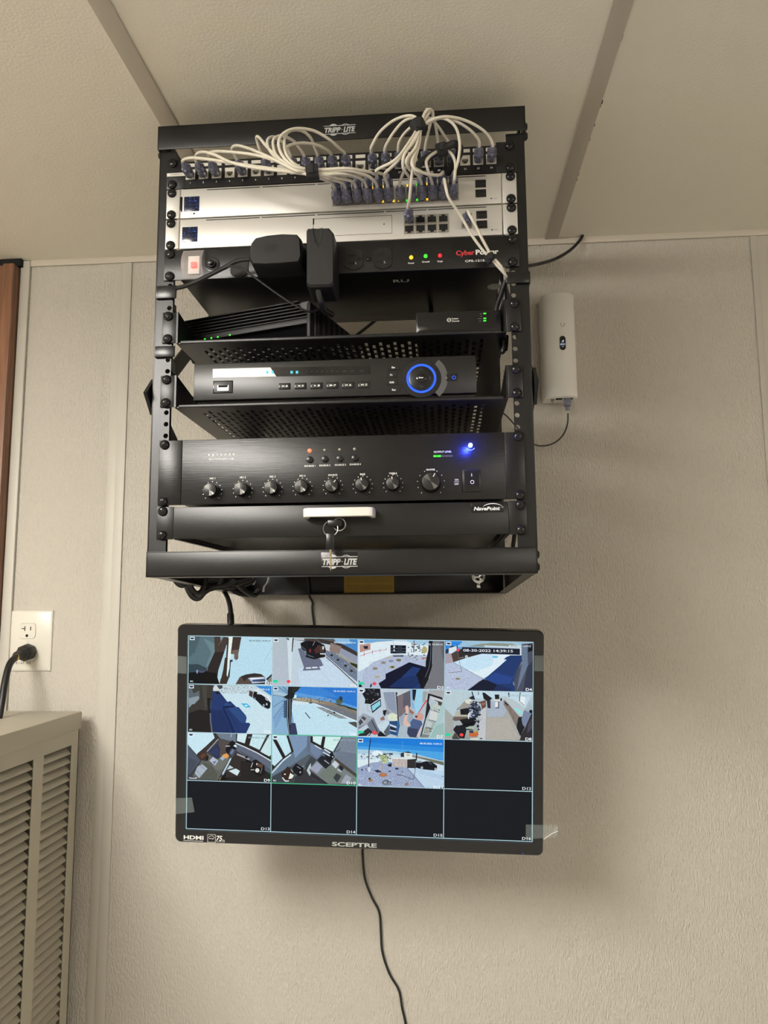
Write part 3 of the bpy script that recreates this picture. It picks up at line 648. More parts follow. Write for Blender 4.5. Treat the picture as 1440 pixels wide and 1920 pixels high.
part(MB().text('Enter', x, z, YN-5.1, 2, bold=.03), 'lettering', 'ink', dial)
f = MB()
for k in range(4):
    a_ = math.radians(90*k); c_, s_ = math.cos(a_), math.sin(a_); rr = lambda u, v: (x+u*c_-v*s_, z+u*s_+v*c_)
    f.flat([rr(12.6, 0), rr(10.8, 2.4), rr(10.4, 2.1), rr(11.9, 0)], YN-3.0).flat([rr(12.6, 0), rr(11.9, 0), rr(10.4, -2.1), rr(10.8, -2.4)], YN-3.0)
part(f, 'arrow_marks', mat('blue_grey_print', (.05, .06, .14), .5), dial)
x, z = N(847.5, 708); part(MB().box(x-7.2, x+7.2, YN-.8, YN, z-4.6, z+4.6, bev=.4), 'power_button', 'gloss', nv)
part(MB().ring(x+2.4, z, YN-.9, 1.9, 2.6, 20, 125, 415).rect(x+2.1, x+2.7, z+.4, z+3.1, YN-.9), 'power_symbol', 'ebl', nv, 'blue power symbol')

# ------------------------------------------------------------------ mixer amplifier
YA = -3.0
am = thing('mixer_amplifier', 'black brushed two-unit amplifier with a row of eight knobs', 'amplifier', (0, 0, 45))
z0, z1 = UZ(11)-20.5, UZ(10)+21.6
part(MB().box(X(339.5, 900, YA)+.4, X(948, 880, YA)-.4, YA, 4, z0, z1, bev=.6), 'front_panel', 'brushed', am)
for sx in (-1, 1):
    a_, b2 = ((-240, X(339.5, 900, YA)-.2) if sx < 0 else (X(948, 880, YA)+.2, 240)); part(MB().box(a_, b2, YA+.4, 3, z0, z1, bev=.5), 'mounting_ear', 'brushed', am)
part(MB().box(-212, 212, 4, 330, z0+2, z1-1.5, bev=1), 'case', 'blacksheet', am)
screws(am, [(-232.5, UZ(10)+15.9), (232.5, UZ(10)+15.9), (-232.5, UZ(11)-15.9), (232.5, UZ(11)-15.9)], YA+.2)
def AQ(px, py): q = P(px, py, YA); return q.x, q.z
x, z = AQ(415, 852); f = MB()
for i, ch in enumerate('episode'): f.text(ch, x-16.5+i*5.5, z+.4, YA-.1, 3.6, bold=.01)
x, z = AQ(415, 860.5); f.text('ECA-70MIXAMP-1-120', x, z, YA-.1, 2.2, w=33)
for i, (px, py) in enumerate(((581, 873.5), (609, 872.5), (638, 871.5), (666, 870.5))): x, z = AQ(px, py); f.text('SOURCE %d' % (i+1), x, z, YA-.1, 2.2, w=14.5, bold=.02)
knobs = [(398, 921, 'MIC 1', 897, 9.6, 225), (455, 918.5, 'MIC 2', 895, 9.6, 225), (511, 916.5, 'MIC 3', 893.5, 9.6, 225), (567, 914.5, 'MIC 4', 892, 9.6, 225),
         (624, 912.5, 'SOURCE', 890.5, 9.6, -40), (680, 910.5, 'BASS', 889, 9.6, 5), (737, 908.5, 'TREBLE', 887.5, 9.6, 5), (808, 906, 'MASTER', 880.5, 13.2, -28)]
for px, py, nm, ly, r_, an in knobs:
    x, z = AQ(px, py); _, lz = AQ(px, ly); f.text(nm, x, lz, YA-.1, 2.3, bold=.02)
    for k in range(11):
        a_ = math.radians(225-27*k); R_ = r_*1.32; f.disc(x+R_*math.cos(a_), z+R_*math.sin(a_), YA-.1, .62, 8)
    H = 13 if r_ < 10 else 15
    kb = part(MB().lathe((x, YA, z), (0, -1, 0), [(0, r_*.98), (1, r_), (H-1, r_*.93), (H, r_*.88), (H, .1)], 36), 'knob', 'screw', am)
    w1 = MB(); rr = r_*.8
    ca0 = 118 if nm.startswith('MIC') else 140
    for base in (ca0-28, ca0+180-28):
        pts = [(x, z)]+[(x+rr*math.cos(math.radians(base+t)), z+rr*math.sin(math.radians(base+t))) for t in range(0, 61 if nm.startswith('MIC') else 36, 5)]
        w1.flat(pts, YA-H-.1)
    part(MB().lathe((x, YA-H, z), (0, -1, 0), [(0, r_*.82), (.08, r_*.8), (.08, .1)], 32), 'cap_face', mat('spun_cap_%s' % nm, (.03, .03, .03), .35, metal=.6), kb)
    part(w1, 'cap_glint', mat('spun_highlight_%s' % nm, (.13, .127, .12), .4, metal=.7), kb, 'painted glint on the spun cap')  # paler wedges paint the highlight of the spun cap into the colour
    a_ = math.radians(90+an); c_, s_ = math.cos(a_), math.sin(a_); pt = lambda u, v: (x+u*c_-v*s_, z+u*s_+v*c_)
    part(MB().flat([pt(r_*.5, -.45), pt(r_*.88, -.45), pt(r_*.88, .45), pt(r_*.5, .45)], YA-H-.2), 'pointer', 'ink', kb)
x, z = AQ(830, 847); f.text('OUTPUT LEVEL', x, z, YA-.1, 2.4, w=23, bold=.02)
x, z = AQ(856, 899.5); f.text('ON', x, z, YA-.1, 2.2, bold=.02); x, z2 = AQ(856, 907.5); f.text('OFF', x, z2, YA-.1, 2.2, bold=.02); f.rect(x-3.2, x+3.2, (z+z2)/2-.25, (z+z2)/2+.25, YA-.1)
part(f, 'lettering', 'ink', am)
for i, (px, py) in enumerate(((580.5, 845), (609, 844), (637, 843), (665, 842))):
    x, z = AQ(px, py); part(MB().lathe((x, YA, z), (0, -1, 0), [(0, 2.1 if i else 2.8), (1, 1.9 if i else 2.6), (1.6, 1), (1.7, .1)], 14), 'source_light', 'eo' if i == 0 else 'silverdark', am, 'glowing orange light' if i == 0 else None)
    x, z = AQ((581, 609.5, 637.5, 665.5)[i], py+17); part(MB().lathe((x, YA, z), (0, -1, 0), [(0, 4.9), (.5, 4.9), (.5, 4.2), (2.6, 4), (3, 3), (3, .1)], 24), 'source_button', 'plasticsm', am)
g = MB(); h = MB()
for i in range(5):
    x, z = AQ(816+i*7.4, 855.2-.1*i); (g if i < 2 else h).box(x-2.3, x+2.3, YA-.3, YA, z-1.3, z+1.3, bev=.2)
part(g, 'level_lights', 'eg', am, 'lit green level segments'); part(h, 'level_lights', mat('unlit_segment', (.06, .06, .065), .4), am)
x, z = AQ(882, 835); part(MB().lathe((x, YA, z), (0, -1, 0), [(0, 2.6), (2, 2.5), (3.6, 1.6), (4, .2)], 18), 'power_light', 'ebs', am, 'bright blue power light')
ld = bpy.data.lights.new('power_light_glow', 'POINT'); ld.energy = .2; ld.color = (.03, .06, 1); ld.shadow_soft_size = .003
lo = bpy.data.objects.new('power_light_glow', ld); COL.objects.link(lo); lo.location = (x*S, (YA-16)*S, z*S+ZOFF)
part(MB().ring(x, z, YA-.2, 6, 6.6, 16, 215, 325), 'light_surround', 'inkgrey', am)
a, zt_ = AQ(867, 881); b_, zb_ = AQ(902, 922)
sf = MB().box(a, b_, YA-2, YA, zb_, zt_, bev=.8); so = part(sf, 'power_switch', 'plasticsm', am)
f = MB(); xa_, xb_ = a+2.6, b_-2.6; zc_ = (zt_+zb_)/2; zq = [(zt_-2.6, -2.5), (zc_-2, -3.4), (zb_+6.5, -5.6), (zb_+2.6, -2.5)]
f.add([(xx, YA+y, z) for xx in (xa_, xb_) for z, y in zq], [(0, 1, 5, 4), (1, 2, 6, 5), (2, 3, 7, 6), (0, 3, 2, 1), (4, 5, 6, 7)]); part(f, 'rocker', 'gloss', so)
part(MB().rect((a+b_)/2-.35, (a+b_)/2+.35, zc_+5, zc_+9, YA-3.3).ring((a+b_)/2+.4, zc_-2.6, YA-5.9, 1.8, 2.5, 20), 'switch_marks', 'ink', so)

# ------------------------------------------------------------------ locking drawer
dw = thing('locking_drawer_unit', 'black locking rack drawer with a cream pull handle', 'drawer', (0, 0, UZ(12)-22))
z0, z1 = UZ(12)-21, UZ(12)+20.6
fr = part(MB().box(-217.5, 217.5, YP-1, 3, z0, z1, bev=.8), 'drawer_front', 'powder', dw)
for sx in (-1, 1):
    a_, b2 = sorted((sx*217.9, sx*240.5)); part(MB().box(a_, b2, YP+.4, YP+2.4, z0-.4, z1+1, bev=.5), 'mounting_ear', 'powder', dw)
    a_, b2 = sorted((sx*212, sx*219)); part(MB().box(a_, b2, 3, 360, z0+3, z0+34, bev=.5).box(min(a_, b2)+1, max(a_, b2)-1, 3, 360, z0-.5, z0+3), 'slide', 'plasticsm', dw)
part(MB().box(-206, 206, 3, 350, z0+4, z1-1, bev=1), 'drawer_box', 'blacksheet', dw)
earscrews(dw, 12, YP-.1)
a, _ = Q(562, 960, -25); b_, _ = Q(706, 958, -25); zh = P(634, 960, -25).z
f = MB().tube([(a+4, YP-1, zh), (a+4, -16, zh), (a+6, -24.5, zh), (a+16, -26.5, zh), ((a+b_)/2, -26.5, zh), (b_-16, -26.5, zh), (b_-6, -24.5, zh), (b_-4, -16, zh), (b_-4, YP-1, zh)], 5.6, seg=16, flat=3.2)
# flat bar: rebuild as a swept rectangle
f = MB(); pth = [(a+3, YP-1), (a+3, -18), (a+5, -24), (a+11, -27), (b_-11, -27), (b_-5, -24), (b_-3, -18), (b_-3, YP-1)]
inn = [(a+9, YP-1), (a+9, -16), (a+10, -19), (a+13, -21), (b_-13, -21), (b_-10, -19), (b_-9, -16), (b_-9, YP-1)]
hh = 5.8; n = 8; vs = []
for (x_, y_), (xi_, yi_) in zip(pth, inn): vs += [(x_, y_, zh+hh), (x_, y_, zh-hh), (xi_, yi_, zh-hh), (xi_, yi_, zh+hh)]
f.add(vs, [(4*i+j, 4*i+(j+1) % 4, 4*i+4+(j+1) % 4, 4*i+4+j) for i in range(n-1) for j in range(4)])
hnd = part(f, 'handle', 'handle', dw, 'cream metal handle', sharp=50)
md_ = hnd.modifiers.new('bevel', 'BEVEL'); md_.width = .0012; md_.segments = 2; md_.limit_method = 'ANGLE'
x, z = Q(637, 984); lk = part(MB().lathe((x, YP-1, z), (0, -1, 0), [(0, 9.6), (2.6, 9.4), (4, 8.6), (4, 7.4), (3, 7.0)], 30), 'lock', 'chrome', dw, 'chrome lock')
part(MB().lathe((x, YP-3.5, z), (0, -1, 0), [(0, 7.2), (1.4, 7), (1.4, .1)], 24), 'lock_core', 'plasticsm', lk)
a, zt_ = Q(883, 943.5); b_, zb_ = Q(947, 960.5)
bd_ = part(MB().box(a, b_-2, YP-1.3, YP-1, min(zb_, z1-13.4), min(zt_, z1-1), bev=.1), 'badge', 'gloss', dw)
zc_ = (min(zb_, z1-13.4)+min(zt_, z1-1))/2
f = MB().text('NavePoint', (a+b_)/2-1.5, zc_-1, YP-1.4, 4.6, w=33, bold=.03, shear=.2)
cxx = (a+b_)/2+6; f.add([(cxx+13*math.cos(math.radians(t))+k_*0, YP-1.45, zc_-1+(5.6+k_*(.25+.9*abs(math.sin(math.radians(t/2+10)))))*math.sin(math.radians(t))+0) for t in range(-10, 161, 10) for k_ in (0, 1)], [(2*i, 2*i+1, 2*i+3, 2*i+2) for i in range(17)])
part(f, 'lettering', 'ink', bd_)
# keys on the lock
ky = thing('key_ring', 'two keys on a split ring hanging from the drawer lock', 'keys', (x-9, YP-16, z-40))
yk = YP-18
part(MB().box(x-13, x+5, yk-1.4, yk+1.4, z-4, z+4.5, bev=1.2, seg=2).box(x-2, x+2, yk, YP-4, z-1, z+3), 'key_head', 'plasticsm', ky)
rc = P(620, 991, yk); f = MB(); f.tube([(rc.x+9.3*math.cos(t*math.pi/8), yk-.5+1.5*math.sin(t*math.pi/8), rc.z+9.8*math.sin(t*math.pi/8)) for t in range(17)], .55, seg=6, n=3); part(f, 'split_ring', 'chrome', ky)
q = P(618, 1003, yk); q2 = P(620, 1031, yk); q3 = P(621, 1071, yk)
part(MB().box(q.x-4.2, q.x+6.5, yk-4, yk-1, q2.z, q.z+2, bev=1.4), 'key_head', 'plasticsm', ky)
part(MB().prism([(q2.x-1.2, q2.z+1), (q3.x-.9, q3.z+2), (q3.x, q3.z), (q3.x+.7, q3.z+3), (q2.x+1.6, q2.z+1)], yk-3.2, yk-1.6), 'key_blade', 'brass', ky, 'brass key blade')

# ------------------------------------------------------------------ plug-in adapters on the strip
def adapt(name, pts_front, y0, y1, label, inset=5, back=None, top=None):
    t = thing(name, label, 'power adapter', (sum(p[0] for p in pts_front)/len(pts_front), YP, min(p[1] for p in pts_front)), group=None)
    n = len(pts_front); cx_ = sum(p[0] for p in pts_front)/n; cz_ = sum(p[1] for p in pts_front)/n
    lay = [(y1, 1-.07), (y1+3, 1), (y0, 1.03)]
    vs = []; 
    for yy, k_ in lay: vs += [(cx_+(x_-cx_)*k_, yy, cz_+(z_-cz_)*k_) for x_, z_ in pts_front]
    fs = [tuple(range(n)), tuple(reversed(range(2*n, 3*n)))]+[(j*n+i, (j+1)*n+i, (j+1)*n+(i+1) % n, j*n+(i+1) % n) for j in range(2) for i in range(n)]
    part(MB().add(vs, fs), 'body', 'plastic', t, sharp=40); return t
ya = -44
pts = [(466, 483), (472, 495), (495, 496), (530, 494), (562, 491), (566, 480), (564, 447), (556, 438), (530, 437), (500, 440), (478, 445), (470, 455)]
ad1 = adapt('power_adapter', [(P(a_, b3, ya).x, P(a_, b3, ya).z) for a_, b3 in pts], YP-3, ya, 'wide rounded black power adapter plugged in left of the tall one')
q = P(508, 467, ya-.3)
f = MB()
for i, (dx, dz) in enumerate(((-7, 2), (-3, 5), (2, 5), (6, 3), (-6, -3), (0, 0), (5, -2))): f.ring(q.x+dx, q.z+dz, ya-.25, 2, 2.6, 12)
part(f, 'embossed_mark', 'plasticsm', ad1)
ya2 = -52
pts = [(574, 533), (580, 537), (621, 536), (626, 531), (625, 436), (616, 426), (577, 427), (574, 431)]
ad2 = adapt('power_adapter', [(P(a_, b3, ya2).x, P(a_, b3, ya2).z) for a_, b3 in pts], YP-3, ya2, 'tall narrow black power adapter plugged in beside the wide one')
q = P(595, 428, ya2); q2 = P(596, 464, ya2)
part(MB().add([(q.x-6.5, ya2-.5, q.z), (q.x+7, ya2-.5, q.z), (q2.x+4, ya2-.6, q2.z+8), (q2.x, ya2-.6, q2.z), (q2.x-4, ya2-.6, q2.z+8), (q.x, ya2+1.5, q.z)], [(0, 4, 5), (4, 3, 5), (3, 2, 5), (2, 1, 5)]), 'grip_flute', 'plastic', ad2)
part(MB().add([(P(628, 500, -30).x+.6, y, z) for y, z in ((-40, P(628, 500, -30).z+2), (-20, P(628, 500, -30).z+2), (-20, P(628, 540, -30).z), (-40, P(628, 540, -30).z))], [(0, 1, 2, 3)]), 'rating_label', 'white', ad2, 'white side label')

# ------------------------------------------------------------------ patch cables
PLUGL = 12
def plug_mb(x, y, z):
    return MB().box(x-5.6, x+5.6, y-PLUGL, y+4, z-4.0, z+3.6, bev=.5).box(x-2.6, x+2.6, y-PLUGL+1, y, z-5.4, z-4)
def boot_mb(x, y, z):
    return MB().box(x-6.2, x+6.2, y-19, y-PLUGL+3, z-4.8, z+4.6, bev=1.6).lathe((x, y-18, z), (0, -1, 0), [(0, 5.2), (3, 4.6), (7, 3.8), (10, 3.2), (11, 2.4)], 12).box(x-2.2, x+2.2, y-20, y-6, z-7.6, z-4.6, bev=1)
def cable(label, start, end, path, r=1.95, group='white patch cables'):
    pts = []; t = None
    s = start or end
    t = thing('patch_cable', label, 'cable', (s[0], s[1]-20, s[2]), group=group)
    if start:
        x, y, z = start; part(plug_mb(x, y, z), 'plug', 'plug', t); part(boot_mb(x, y, z), 'boot', 'boot', t, 'smoky blue boot'); pts += [Vector((x, y-24, z)), Vector((x, y-31, z+.5))]
    pts += [P(*q) for q in path]
    if end:
        x, y, z = end; part(plug_mb(x, y, z), 'plug', 'plug', t); part(boot_mb(x, y, z), 'boot', 'boot', t, 'smoky blue boot'); pts += [Vector((x, y-33, z+1)), Vector((x, y-24, z))]
    part(MB().tube(pts, r, seg=8, n=6), 'cord', 'cable', t, sharp=60); return t
def pc(k): return (PC[k-1][0], YP-1, zc-1)
def up(i): return (SWX[i-1], YP-2, SWZ[0])
def lo_(i): return (SWX[i-1], YP-2, SWZ[1])
VB = (586, 323, -88)
lefts = {
 1: [(348, 298, -48), (362, 296, -58), (400, 300, -72), (445, 307, -84), (500, 315, -88), (545, 320, -90)],
 2: [(368, 290, -50), (380, 285, -60), (402, 290, -74), (432, 304, -86), (475, 314, -92), (540, 322, -93)],
 3: [(391, 289, -50), (403, 284, -60), (432, 285, -76), (480, 291, -86), (520, 303, -90), (550, 319, -90)],
 5: [(435, 280, -52), (442, 273, -62), (462, 277, -74), (490, 288, -86), (520, 302, -94), (553, 319, -94)],
 7: [(487, 280, -45), (481, 259, -58), (486, 258, -68), (503, 278, -82), (530, 302, -94), (556, 318, -97)],
 9: [(538, 276, -44), (523, 261, -56), (509, 257, -66), (501, 266, -76), (509, 287, -86), (535, 309, -94), (558, 321, -96)],
 10: [(563, 280, -44), (552, 266, -56), (534, 256, -68), (520, 256, -76), (512, 266, -84), (518, 290, -92), (540, 309, -96), (560, 318, -96)],
 11: [(590, 276, -46), (583, 259, -60), (568, 246, -72), (550, 244, -82), (537, 251, -90), (533, 268, -96), (537, 290, -98), (552, 309, -98), (566, 317, -96)],
 12: [(612, 280, -44), (594, 272, -58), (568, 268, -70), (545, 272, -80), (536, 281, -88), (541, 296, -94), (556, 310, -96), (568, 316, -93)],
 13: [(636, 278, -46), (618, 262, -62), (590, 246, -76), (560, 241, -88), (538, 246, -96), (524, 260, -100), (524, 280, -100), (536, 300, -100), (556, 314, -99)]}
ORD = {1: 'first', 2: 'second', 3: 'third', 5: 'fifth', 7: 'seventh', 9: 'ninth', 10: 'tenth', 11: 'eleventh', 12: 'twelfth', 13: 'thirteenth', 15: 'fifteenth', 16: 'sixteenth', 17: 'seventeenth', 19: 'nineteenth', 20: 'twentieth', 21: 'twenty-first', 23: 'twenty-third', 24: 'last'}
after = {
 1: (lo_(1), [(600, 334, -84), (618, 341, -70)]), 2: (lo_(2), [(600, 332, -84), (625, 337, -74), (642, 343, -62)]),
 3: (up(1), [(602, 330, -88), (622, 336, -76)]), 5: (lo_(3), [(605, 329, -88), (640, 335, -76), (660, 340, -60)]),
 7: (up(2), [(604, 328, -90), (632, 331, -78)]), 9: (lo_(4), [(605, 326, -90), (650, 326, -84), (678, 336, -62)]),
 10: (up(3), [(604, 325, -90), (640, 327, -82), (660, 331, -62)]), 11: (lo_(5), [(606, 320, -90), (650, 320, -88), (685, 328, -72), (700, 338, -58)]),
 12: (up(4), [(606, 322, -88), (650, 323, -82), (676, 328, -60)]), 13: (up(5), [(606, 318, -92), (650, 316, -90), (690, 322, -72), (700, 326, -58)])}
for k, pth_ in lefts.items():
    e, aft = after[k]; vz = (586+random.uniform(-2, 2), 323+(-6+12*list(lefts).index(k)/9)*-1, -90+random.uniform(-4, 4))
    cable('white patch cable from the %s patch bay port into the left bundle' % ORD[k], pc(k), e, pth_+[vz]+aft)
V2 = (784, 240, -74)
def r_(px, py, y): return (px, py, y)
rights = {
 15: (up(6), [(697, 274, -42), (712, 248, -52), (738, 226, -62), (765, 217, -70), (781, 222, -74), (783, 238, -78), (770, 262, -84), (742, 299, -86), (706, 319, -74), (716, 326, -58)]),
 16: (lo_(6), [(724, 272, -42), (737, 250, -52), (755, 229, -62), (774, 221, -70), (785, 228, -74), (784, 242, -78), (768, 275, -84), (740, 308, -76), (721, 327, -58)]),
 17: (lo_(7), [(748, 268, -42), (757, 252, -52), (770, 239, -64), (781, 233, -70), (787, 240, -74), (784, 262, -80), (772, 295, -78), (757, 322, -62)]),
 19: (lo_(8), [(800, 262, -44), (806, 236, -56), (812, 214, -64), (806, 205, -70), (796, 214, -74), (789, 238, -78), (778, 262, -84), (758, 290, -88), (756, 315, -80), (766, 330, -62)]),
 20: (up(9), [(820, 256, -44), (816, 232, -56), (809, 210, -64), (801, 206, -70), (793, 220, -74), (787, 242, -78), (780, 275, -84), (762, 300, -86), (768, 318, -74), (784, 328, -58)]),
 21: (up(10), [(838, 262, -40), (822, 238, -52), (806, 222, -64), (795, 228, -72), (787, 245, -76), (781, 280, -82), (772, 308, -84), (790, 322, -70), (806, 328, -56)]),
 23: (up(11), [(897, 262, -42), (884, 246, -54), (858, 229, -66), (830, 221, -74), (806, 229, -76), (790, 242, -76), (782, 275, -80), (774, 312, -84), (800, 326, -72), (824, 328, -58)]),
 24: (lo_(9), [(917, 256, -42), (900, 240, -54), (870, 225, -66), (838, 219, -76), (812, 224, -78), (791, 240, -78), (786, 270, -80), (776, 312, -80), (786, 332, -62)])}
for k, (e, pth_) in rights.items():
    cable('white patch cable from the %s patch bay port up into the right bundle' % ORD[k], pc(k), e, pth_)
cable('white patch cable dropping straight from the right bundle to the router', (UX[0], YP-2, UZ(3)+5.3), None,
      [(768, 372, -50), (771, 340, -66), (776, 300, -80), (786, 250, -78), (796, 226, -74), (806, 208, -68), (800, 205, -62)])
cable('white patch cable looping down right to the last switch port', up(12), None,
      [(854, 318, -50), (860, 296, -58), (862, 268, -64), (855, 240, -70), (838, 224, -74), (815, 222, -76), (797, 232, -76), (787, 246, -74)])
cable('white patch cable running from the switch diagonally to the right rail', lo_(11), None,
      [(833, 336, -55), (836, 352, -62), (842, 372, -58), (862, 402, -42), (884, 440, -30), (906, 470, -22), (918, 482, -20), (934, 500, -16), (948, 516, -8), (950, 525, 8)])
cable('white patch cable leaving the router port for the right rail', (xw, YP-2, UZ(3)-4), None,
      [(880, 402, -42), (890, 420, -38), (904, 448, -30), (921, 478, -22), (938, 498, -18), (946, 512, -8), (947, 524, 10)])
cable('white patch cable coming out of the black strap to the switch', lo_(10), None,
      [(806, 330, -60), (802, 318, -68), (799, 304, -70), (806, 293, -66), (820, 284, -58), (832, 280, -54)])
cable('short white patch cable end beside the black strap', lo_(12), None,
      [(852, 335, -50), (854, 310, -52), (850, 294, -54), (842, 285, -56), (830, 281, -54)])

# ------------------------------------------------------------------ straps
def strap(label, c, r, half, axis, name='cable_tie'):
    a_ = Vector(axis).normalized(); c = Vector(c); u = a_.orthogonal().normalized(); 
    f = MB().lathe(c-a_*half, a_, [(0, r), (0.4, r+.8), (2*half-.4, r+.8), (2*half, r)], 14)
    f.box(c.x-3, c.x+3, c.y-r-2.2, c.y-r+.5, c.z-half*.9, c.z+half*.7, bev=.5)
    return solo(f, name, 'velcro', label, 'strap', 'black hook-and-loop straps')
strap('black strap round the left bundle of white cables', P(586, 323, -91), 8.8, 7.5, (1, 0, .1))
strap('black strap round the right bundle above the patch panel', P(785, 238, -76), 9.0, 8, (.45, 0, -1))
strap('black strap round the black cords beside panel port 20', P(828, 281, -56), 8, 6.5, (1, 0, .25))
strap('black strap on the two white cables over the red logo', P(919, 484, -20), 6.2, 5, (.7, .1, -1))
def railstrap(px0, px1, py0, py1, label):
    a_ = P(px0, py0, -2); b3 = P(px1, py1, -2); f = MB()
    x0_, x1_ = min(a_.x, b3.x), max(a_.x, b3.x); z0_, z1_ = min(a_.z, b3.z), max(a_.z, b3.z)
    f.box(x0_, x1_, -4.5, -1.8, z0_, z1_, bev=1.1); s_ = x0_ if x0_ < 0 else x1_
    f.box(s_-1.8, s_+1.8, -4, 66, z0_, z1_, bev=.8)
    solo(f, 'rail_strap', 'plasticsm', label, 'strap', 'wrap straps on the rack rails')
railstrap(296, 331, 537, 560, 'black strap wrapped round the left rail below the power strip')
railstrap(294, 328, 650, 670, 'black strap wrapped round the left rail below the upper shelf')
railstrap(948, 992, 511, 531, 'black strap wrapped round the right rail below the power strip')

# ------------------------------------------------------------------ dark cords
def cord(label, path, r, name='black_cord', m_='ccable', group=None, xyz=None, n=8):
    return solo(MB().tube([P(*q) for q in path] if xyz is None else xyz, r, seg=8, n=n), name, m_, label, 'cord', group)
cord('thick black cord through the strap in front of panel port 19', [(764, 330, 20), (782, 312, -20), (800, 297, -46), (828, 281, -56), (850, 270, -56), (861, 276, -50), (860, 292, -38), (848, 312, -14), (842, 322, 10)], 5)
cord('black adapter cord from the wide adapter to the left rail', [(470, 486, -30), (455, 487, -30), (440, 491, -28), (424, 500, -24), (400, 512, -22), (370, 527, -18), (345, 537, -12), (326, 541, 4)], 3)
cord('thin black adapter cord sagging down to the finned modem', [(424, 500, -26), (440, 499, -28), (456, 505, -28), (480, 522, -26), (520, 551, -24), (552, 572, -22), (575, 583, -18), (592, 583, -8), (604, 572, 0)], 1.5)
cord('short ribbed black cord under the tall adapter', [(596, 536, -40), (598, 552, -36), (602, 566, -30), (606, 580, -10), (622, 590, 20)], 4.2)
cord('black network cord from the ceiling hole to behind the rack', [(1093, 440, WY-8), (1086, 452, WY-14), (1068, 470, WY-26), (1040, 486, WY-60), (1010, 495, WY-110), (985, 499, WY-160), (950, 500, 240)], 3)
cord('black cord seen through the rack above the receiver box', [(735, 560, 160), (752, 572, 170), (785, 580, 180), (822, 576, 190), (862, 565, 200)], 4)
cord('short black cord hanging above the receiver box', [(808, 560, 160), (808, 568, 150), (809, 590, 100)], 3.4)
cord('black cord slanting behind the finned modem', [(705, 600, 430), (690, 612, 430), (660, 635, 430), (640, 650, 430)], 3)
cord('black cord looping down inside the right rail', [(948, 525, 10), (938, 555, 20), (930, 585, 30), (938, 615, 30), (946, 640, 30), (942, 660, 30), (940, 640, 40), (944, 600, 40)], 3.5)
cord('second black cord looping inside the right rail', [(945, 528, 30), (946, 560, 40), (938, 600, 40), (944, 640, 46), (948, 655, 50), (950, 630, 56)], 3)
cord('black power cord hanging from the bundle to the monitor', [(395, 1088, 330), (412, 1099, 330), (424, 1115, 325), (431, 1135, 312), (433, 1158, 300), (433, 1185, 290)], 4.2)
solo(MB().lathe(P(432, 1150, 304), P(433, 1176, 294)-P(432, 1150, 304), [(0, 5), (2, 6), (22, 6), (26, 5)], 14), 'cord_connector', 'ccable', 'black cord connector just above the monitor', 'connector')
cord('thin black cord from the rack behind the monitor to below', [(576, 1078, WY-12), (579, 1100, WY-8), (580, 1117, WY-7), (586, 1131, WY-5), (588, 1165, WY-4), (620, 1380, WY-4), (676, 1560, WY-4), (680, 1600, WY-4), (684, 1645, WY-4), (697, 1682, WY-4), (711, 1710, WY-4), (714, 1745, WY-4), (717, 1785, WY-4), (730, 1825, WY-4), (748, 1857, WY-4), (754, 1890, WY-4), (762, 1930, WY-4), (772, 2030, WY-4), (768, 2250, WY-4), (776, 2800, WY-16)], 2)
cord('grey cord from the white modem looping behind the rack', [(1065, 775, 424), (1064, 795, 430), (1056, 815, 436), (1040, 830, 440), (1018, 836, 440), (998, 831, 440), (975, 808, 440), (952, 782, 440), (935, 768, 440)], 1.5, name='grey_cord', m_='inkblack')
# sagging bundle of cords under the rack
bun = [('largest sagging loop of black cord under the rack', [(346, 1080, 200), (350, 1100, 205), (360, 1118, 210), (372, 1122, 215), (384, 1110, 220), (400, 1102, 230), (424, 1099, 240), (440, 1090, 250)], 4.5),
       ('leftmost short loop of black cord under the rack', [(326, 1082, 150), (333, 1093, 155), (343, 1097, 160), (356, 1088, 170), (362, 1078, 180)], 4.5),
       ('second black cord loop under the left end of the rack', [(352, 1080, 180), (358, 1100, 185), (368, 1112, 190), (378, 1108, 195), (385, 1090, 200), (388, 1076, 210)], 4),
       ('black cord loop at the middle of the bundle', [(376, 1078, 230), (382, 1098, 230), (396, 1104, 235), (414, 1092, 240), (418, 1076, 250)], 4.5),
       ('upper black cord of the bundle under the rack', [(330, 1078, 210), (360, 1090, 220), (400, 1092, 240), (440, 1094, 260), (470, 1086, 280)], 4.5),
       ('long black cord running right out of the bundle', [(400, 1100, 240), (430, 1100, 270), (452, 1098, 300), (470, 1092, 330), (480, 1078, 340)], 4.5),
       ('black cord at the right side of the bundle', [(420, 1080, 250), (440, 1090, 270), (456, 1106, 300), (476, 1116, 340), (484, 1108, 370)], 5),
       ('lowest black cord under the right of the bundle', [(425, 1098, 280), (445, 1112, 300), (468, 1116, 330), (482, 1112, 360)], 4)]
for l_, pth_, r1 in bun: cord(l_, pth_, r1, group='black cords bundled under the rack')
for l_, pth_ in (('grey cable tie hanging at the right of the bundle', [(505, 1080, 420), (502, 1092, 425), (496, 1100, 430), (494, 1110, 430)]), ('shorter grey cable tie among the bundled cords', [(478, 1080, 400), (477, 1090, 400), (474, 1096, 400)])):
    solo(MB().tube([P(*q) for q in pth_], 3, seg=6, flat=1.2), 'cable_tie', 'inkgrey', l_, 'cable tie')

